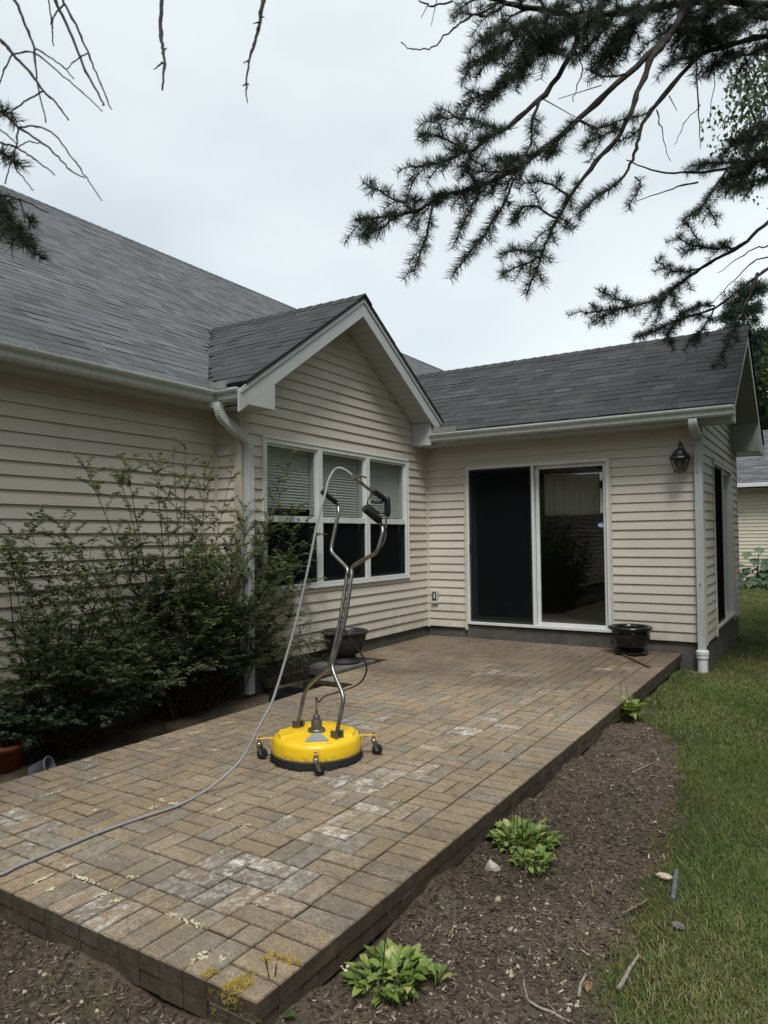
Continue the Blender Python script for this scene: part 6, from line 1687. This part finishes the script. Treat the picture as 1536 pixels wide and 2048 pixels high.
 (crop8([(860, 170), (885, 250), (860, 310), (850, 360)], 1.78, 1.75), .0018, .0008, None, None),
 (crop8([(740, 340), (860, 415)], 1.72, 1.76), .0016, .0008, None, None), (crop8([(950, 300), (800, 350)], 1.8, 1.76), .0014, .0008, None, None),
]
for (p, r0, r1, nf, la) in RB:
    branch(sp, p, r0, r1, nf, la, **nd)
    if abs(p[0][0] - TR[0]) < .01:                                     # the stretch between trunk and picture edge
        branch(sp, [p[0] + (p[2] - p[0]) * t + Z3 * (.012 - .03 * t * t) for t in (.3, .55, .78)], .003, .0015, .0, (.0, .035, .16), **nd)
# limbs of the same crown on the sides outside the photograph
def limb(tree, T, z, az, L, pm=420):
    d = np.array((math.cos(az), math.sin(az), 0)); s = np.array((T[0], T[1], z))
    pts = [s, s + d * L * .35 - Z3 * .04 * L, s + d * L * .7 - Z3 * .16 * L, s + d * L - Z3 * .22 * L]
    for _ in range(9):                                                 # keep these limbs out of the picture
        q = project(np.array([s + (p - s) * t + o for p in pts[1:] for t in (.5, 1) for o in (np.zeros(3), d * .4, np.cross(d, Z3) * .4, np.cross(d, Z3) * -.4)]))
        if not np.any((q[:, 2] > .1) & (q[:, 0] > -40) & (q[:, 0] < 1576) & (q[:, 1] > -60) & (q[:, 1] < 2100)): break
        pts = [s + (p - s) * .82 for p in pts]
    else: return
    branch(tree, pts, .022, .004, .25, (.15, .09, .42), per_m=pm, L0=.028, wid=.0016 if pm < 600 else .0034)
for k in range(18):
    z = 1.8 + k * .38; limb(sp, TR, z, math.radians(-75 + (k * 67) % 175), max(.6, 2.3 - .22 * (z - 1.5)))
# the second spruce, left behind the camera
T2 = np.array((1.6, -8.7, GZ))
sp2 = thing('spruce_tree', 'second spruce whose bare drooping twigs hang into the upper left of the photo', 'tree', T2)
put('trunk', MB().tube([T2 - Z3 * .1, T2 + Z3 * .4, T2 + Z3 * 4, T2 + Z3 * 9], [.18, .13, .10, .02], 14), 'bark', sp2, True)
def crop7(pts, d0, d1):
    n = len(pts); return [at_depth(x / 2.743, y / 2.743, d0 + (d1 - d0) * i / max(1, n - 1)) for i, (x, y) in enumerate(pts)]
def from2(pts, dz=.5):
    a = np.array((T2[0], T2[1], pts[0][2] + dz + .3)); b = pts[0] + (pts[0] - pts[1]) * .4 - RX * .45 + Z3 * .12
    return [a, (a + b) / 2 + Z3 * .06, b] + pts
LB = [
 (from2(crop7([(-250, -200), (60, -20), (130, 120), (185, 260), (205, 440), (250, 670)], 1.15, 1.0)), .004, .0008, None, None),
 (crop7([(185, 260), (270, 310), (360, 380), (400, 430)], 1.08, 1.02), .0012, .0008, None, None),
 (from2(crop7([(-200, 80), (0, 220), (70, 295), (150, 380), (240, 500), (320, 580), (375, 660)], 1.15, 1.0)), .004, .0009, None, None),
 (crop7([(70, 295), (190, 290), (350, 420), (470, 520), (560, 610)], 1.1, 1.0), .0013, .0007, None, None),
 (crop7([(70, 295), (30, 370), (0, 450), (-60, 560)], 1.1, 1.1), .0013, .0008, None, None),
 (crop7([(240, 500), (150, 550), (60, 610), (0, 640)], 1.05, 1.05), .0013, .0010, None, None),
 (from2(crop7([(240, -140), (300, 0), (400, 210), (470, 390), (565, 560), (568, 580)], 1.15, 1.02)), .004, .0009, None, None),
 (crop7([(330, -60), (350, 10), (430, 170), (490, 300), (540, 430), (610, 600)], 1.15, 1.02), .0022, .0008, None, None),
 (crop7([(350, 20), (290, 100), (290, 250)], 1.12, 1.1), .0015, .0009, None, None),
 (crop7([(265, -20), (280, 90), (290, 180)], 1.12, 1.1), .0012, .0009, None, None),
 (crop7([(480, 290), (420, 330), (360, 380)], 1.08, 1.05), .0011, .0007, None, None),
 (from2(crop7([(-160, 500), (0, 610), (60, 660), (100, 700)], 1.2, 1.05), .4), .004, .0018, None, None),
 (crop7([(100, 700), (200, 690), (300, 740), (400, 870), (470, 970), (560, 1100)], 1.05, .97), .0014, .0007, None, None),
 (crop7([(100, 700), (240, 790), (320, 860), (380, 930), (470, 975)], 1.05, 1.0), .0016, .0008, None, None),
 (crop7([(100, 700), (85, 800), (60, 900), (25, 1010)], 1.05, 1.02), .0014, .0008, None, None),
 (crop7([(-80, 730), (0, 780), (90, 810), (170, 860), (240, 910), (305, 960)], 1.12, 1.0), .0018, .0008, None, None),
 (crop7([(90, 810), (150, 780), (210, 785), (250, 790)], 1.05, 1.02), .0010, .0007, None, None),
 (crop7([(80, 920), (130, 980), (180, 1045)], 1.05, 1.02), .0011, .0007, None, None),
 (crop7([(-40, 680), (40, 740), (90, 790)], 1.1, 1.06), .0012, .0008, None, None),
 (crop7([(-60, 600), (-10, 610), (35, 620)], 1.1, 1.08), .002, .001, .1, (.3, .03, .03)),
 (crop7([(-30, 820), (20, 850), (70, 890)], 1.1, 1.06), .0015, .001, .3, (.5, .03, .03)),
 (from2(crop7([(-160, 1010), (-40, 1090), (30, 1180), (80, 1260), (150, 1360)], 1.3, 1.15), .3), .004, .0012, .45, (.45, .022, .06)),
 (crop7([(-60, 1100), (-10, 1200), (20, 1300)], 1.25, 1.2), .003, .001, .1, (.1, .022, .07)),
 (crop7([(-20, 1060), (60, 1080), (150, 1110), (265, 1165)], 1.25, 1.15), .0022, .0010, None, None),
 (crop7([(110, 1095), (130, 1170), (140, 1220)], 1.2, 1.18), .0015, .001, None, None),
 (crop7([(140, 1180), (165, 1210), (170, 1230)], 1.2, 1.18), .0012, .001, .1, None),
 (crop7([(870, -300), (880, -120), (885, 0), (883, 180), (895, 280), (902, 350), (890, 490)], 1.2, 1.05), .0042, .0014, None, None),
 (crop7([(900, 275), (915, 265)], 1.1, 1.1), .0016, .0006, None, None), (crop7([(893, 340), (870, 360), (845, 385)], 1.1, 1.1), .0016, .0006, None, None),
 (crop7([(1500, -320), (1470, -100), (1445, 0), (1425, 120), (1400, 220), (1370, 320), (1352, 450), (1356, 560)], 1.2, 1.05), .0042, .0008, None, None),
 (crop7([(1428, 90), (1455, 95)], 1.12, 1.12), .0016, .0006, None, None), (crop7([(1425, 120), (1385, 128)], 1.12, 1.12), .0016, .0006, None, None), (crop7([(1372, 330), (1335, 342)], 1.1, 1.1), .0014, .0006, None, None), (crop7([(1352, 460), (1330, 470)], 1.1, 1.1), .0014, .0006, None, None), (crop7([(1352, 455), (1372, 470)], 1.1, 1.1), .0014, .0006, None, None),
]
for (p, r0, r1, nf, la) in LB: branch(sp2, p, r0, r1, nf, la, per_m=2000, L0=.022, jit=.0006)
for k in range(20):
    z = 3.4 + k * .28; az = math.radians((k * 71) % 360 if k % 2 else 60 + (k * 37) % 110)
    limb(sp2, T2, z, az, max(.8, 3.0 - .22 * (z - 2.4)), 800)

# ================================================================== WOODS round the garden, behind and right of the photographer (seen in the window reflections), plus added shading crowns
P, D = [], []
for k in range(64):
    az = math.radians(random.uniform(-165, 48)); R_ = random.uniform(17, 23); h = random.uniform(8.0, 12.0)
    c = np.array((3 + R_ * math.cos(az), -4 + R_ * math.sin(az), 0)); m = 330
    z = rng.uniform(0, 1, m) ** .8; r = (1 - .75 * z ** 2) * rng.uniform(.3, 1, m) ** .5 * 2.6; a = rng.uniform(0, 6.283, m)
    P.append(np.stack([c[0] + r * np.cos(a), c[1] + r * np.sin(a), GZ + z * h], -1)); D.append(rng.normal(0, 1, (m, 3)) - np.array((0, 0, .5)))
for c, r in (((6.0, -.8, 5.8), .55), ((6.3, .6, 4.8), .55), ((5.9, 2.0, 4.4), .5), ((6.8, -.4, 7.2), .7), ((6.4, 1.2, 6.4), .6), ((6.2, 3.2, 5.2), .6), ((5.3, -1.0, 6.2), .4), ((5.2, 0.0, 5.0), .4), ((5.5, -1.6, 7.2), .42), ((5.2, .5, 4.2), .36), ((5.4, -.4, 5.6), .4), ((5.8, -2.2, 8.0), .5), ((5.3, 1.2, 4.8), .4), ((5.3, 2.0, 3.6), .36)):  # unseen crowns beside the wing, added to shade the end wall
    m = 1300; P.append(np.array(c) + rng.normal(0, r, (m, 3))); D.append(rng.normal(0, 1, (m, 3)) - np.array((0, 0, .5)))
for k in range(14):  # more unseen leaf clumps, added to cut the light on the end wall
    c = np.array((random.uniform(8.5, 12.5), random.uniform(-1.0, 7.5), random.uniform(1.5, 7.5))); m = 260
    P.append(c + rng.normal(0, 1, (m, 3)) * np.array((.9, .9, 1.0))); D.append(rng.normal(0, 1, (m, 3)) - np.array((0, 0, .5)))
P, D = np.concatenate(P), np.concatenate(D)
near = (P[:, 0] < 7.8) & (P[:, 1] > -6)
ok = (P[:, 0] > 4.95 - .063 * (P[:, 1] + 8.27)) | (P[:, 1] < -12); P, D, near = P[ok], D[ok], near[ok]; L = np.where(near, rng.uniform(.14, .26, len(P)), rng.uniform(.45, .95, len(P)))
o = leaf_cloud('woods_and_shade_crowns', P, D, rng.normal(0, .6, P.shape) + np.array((0, 0, 1.0)), L, L * .8, rng.uniform(0, .8, len(P)), 'tree_leaf', None, 'stuff')
o['label'] = 'dark wooded edge of the garden, with unseen leaf crowns added to shade the end wall'
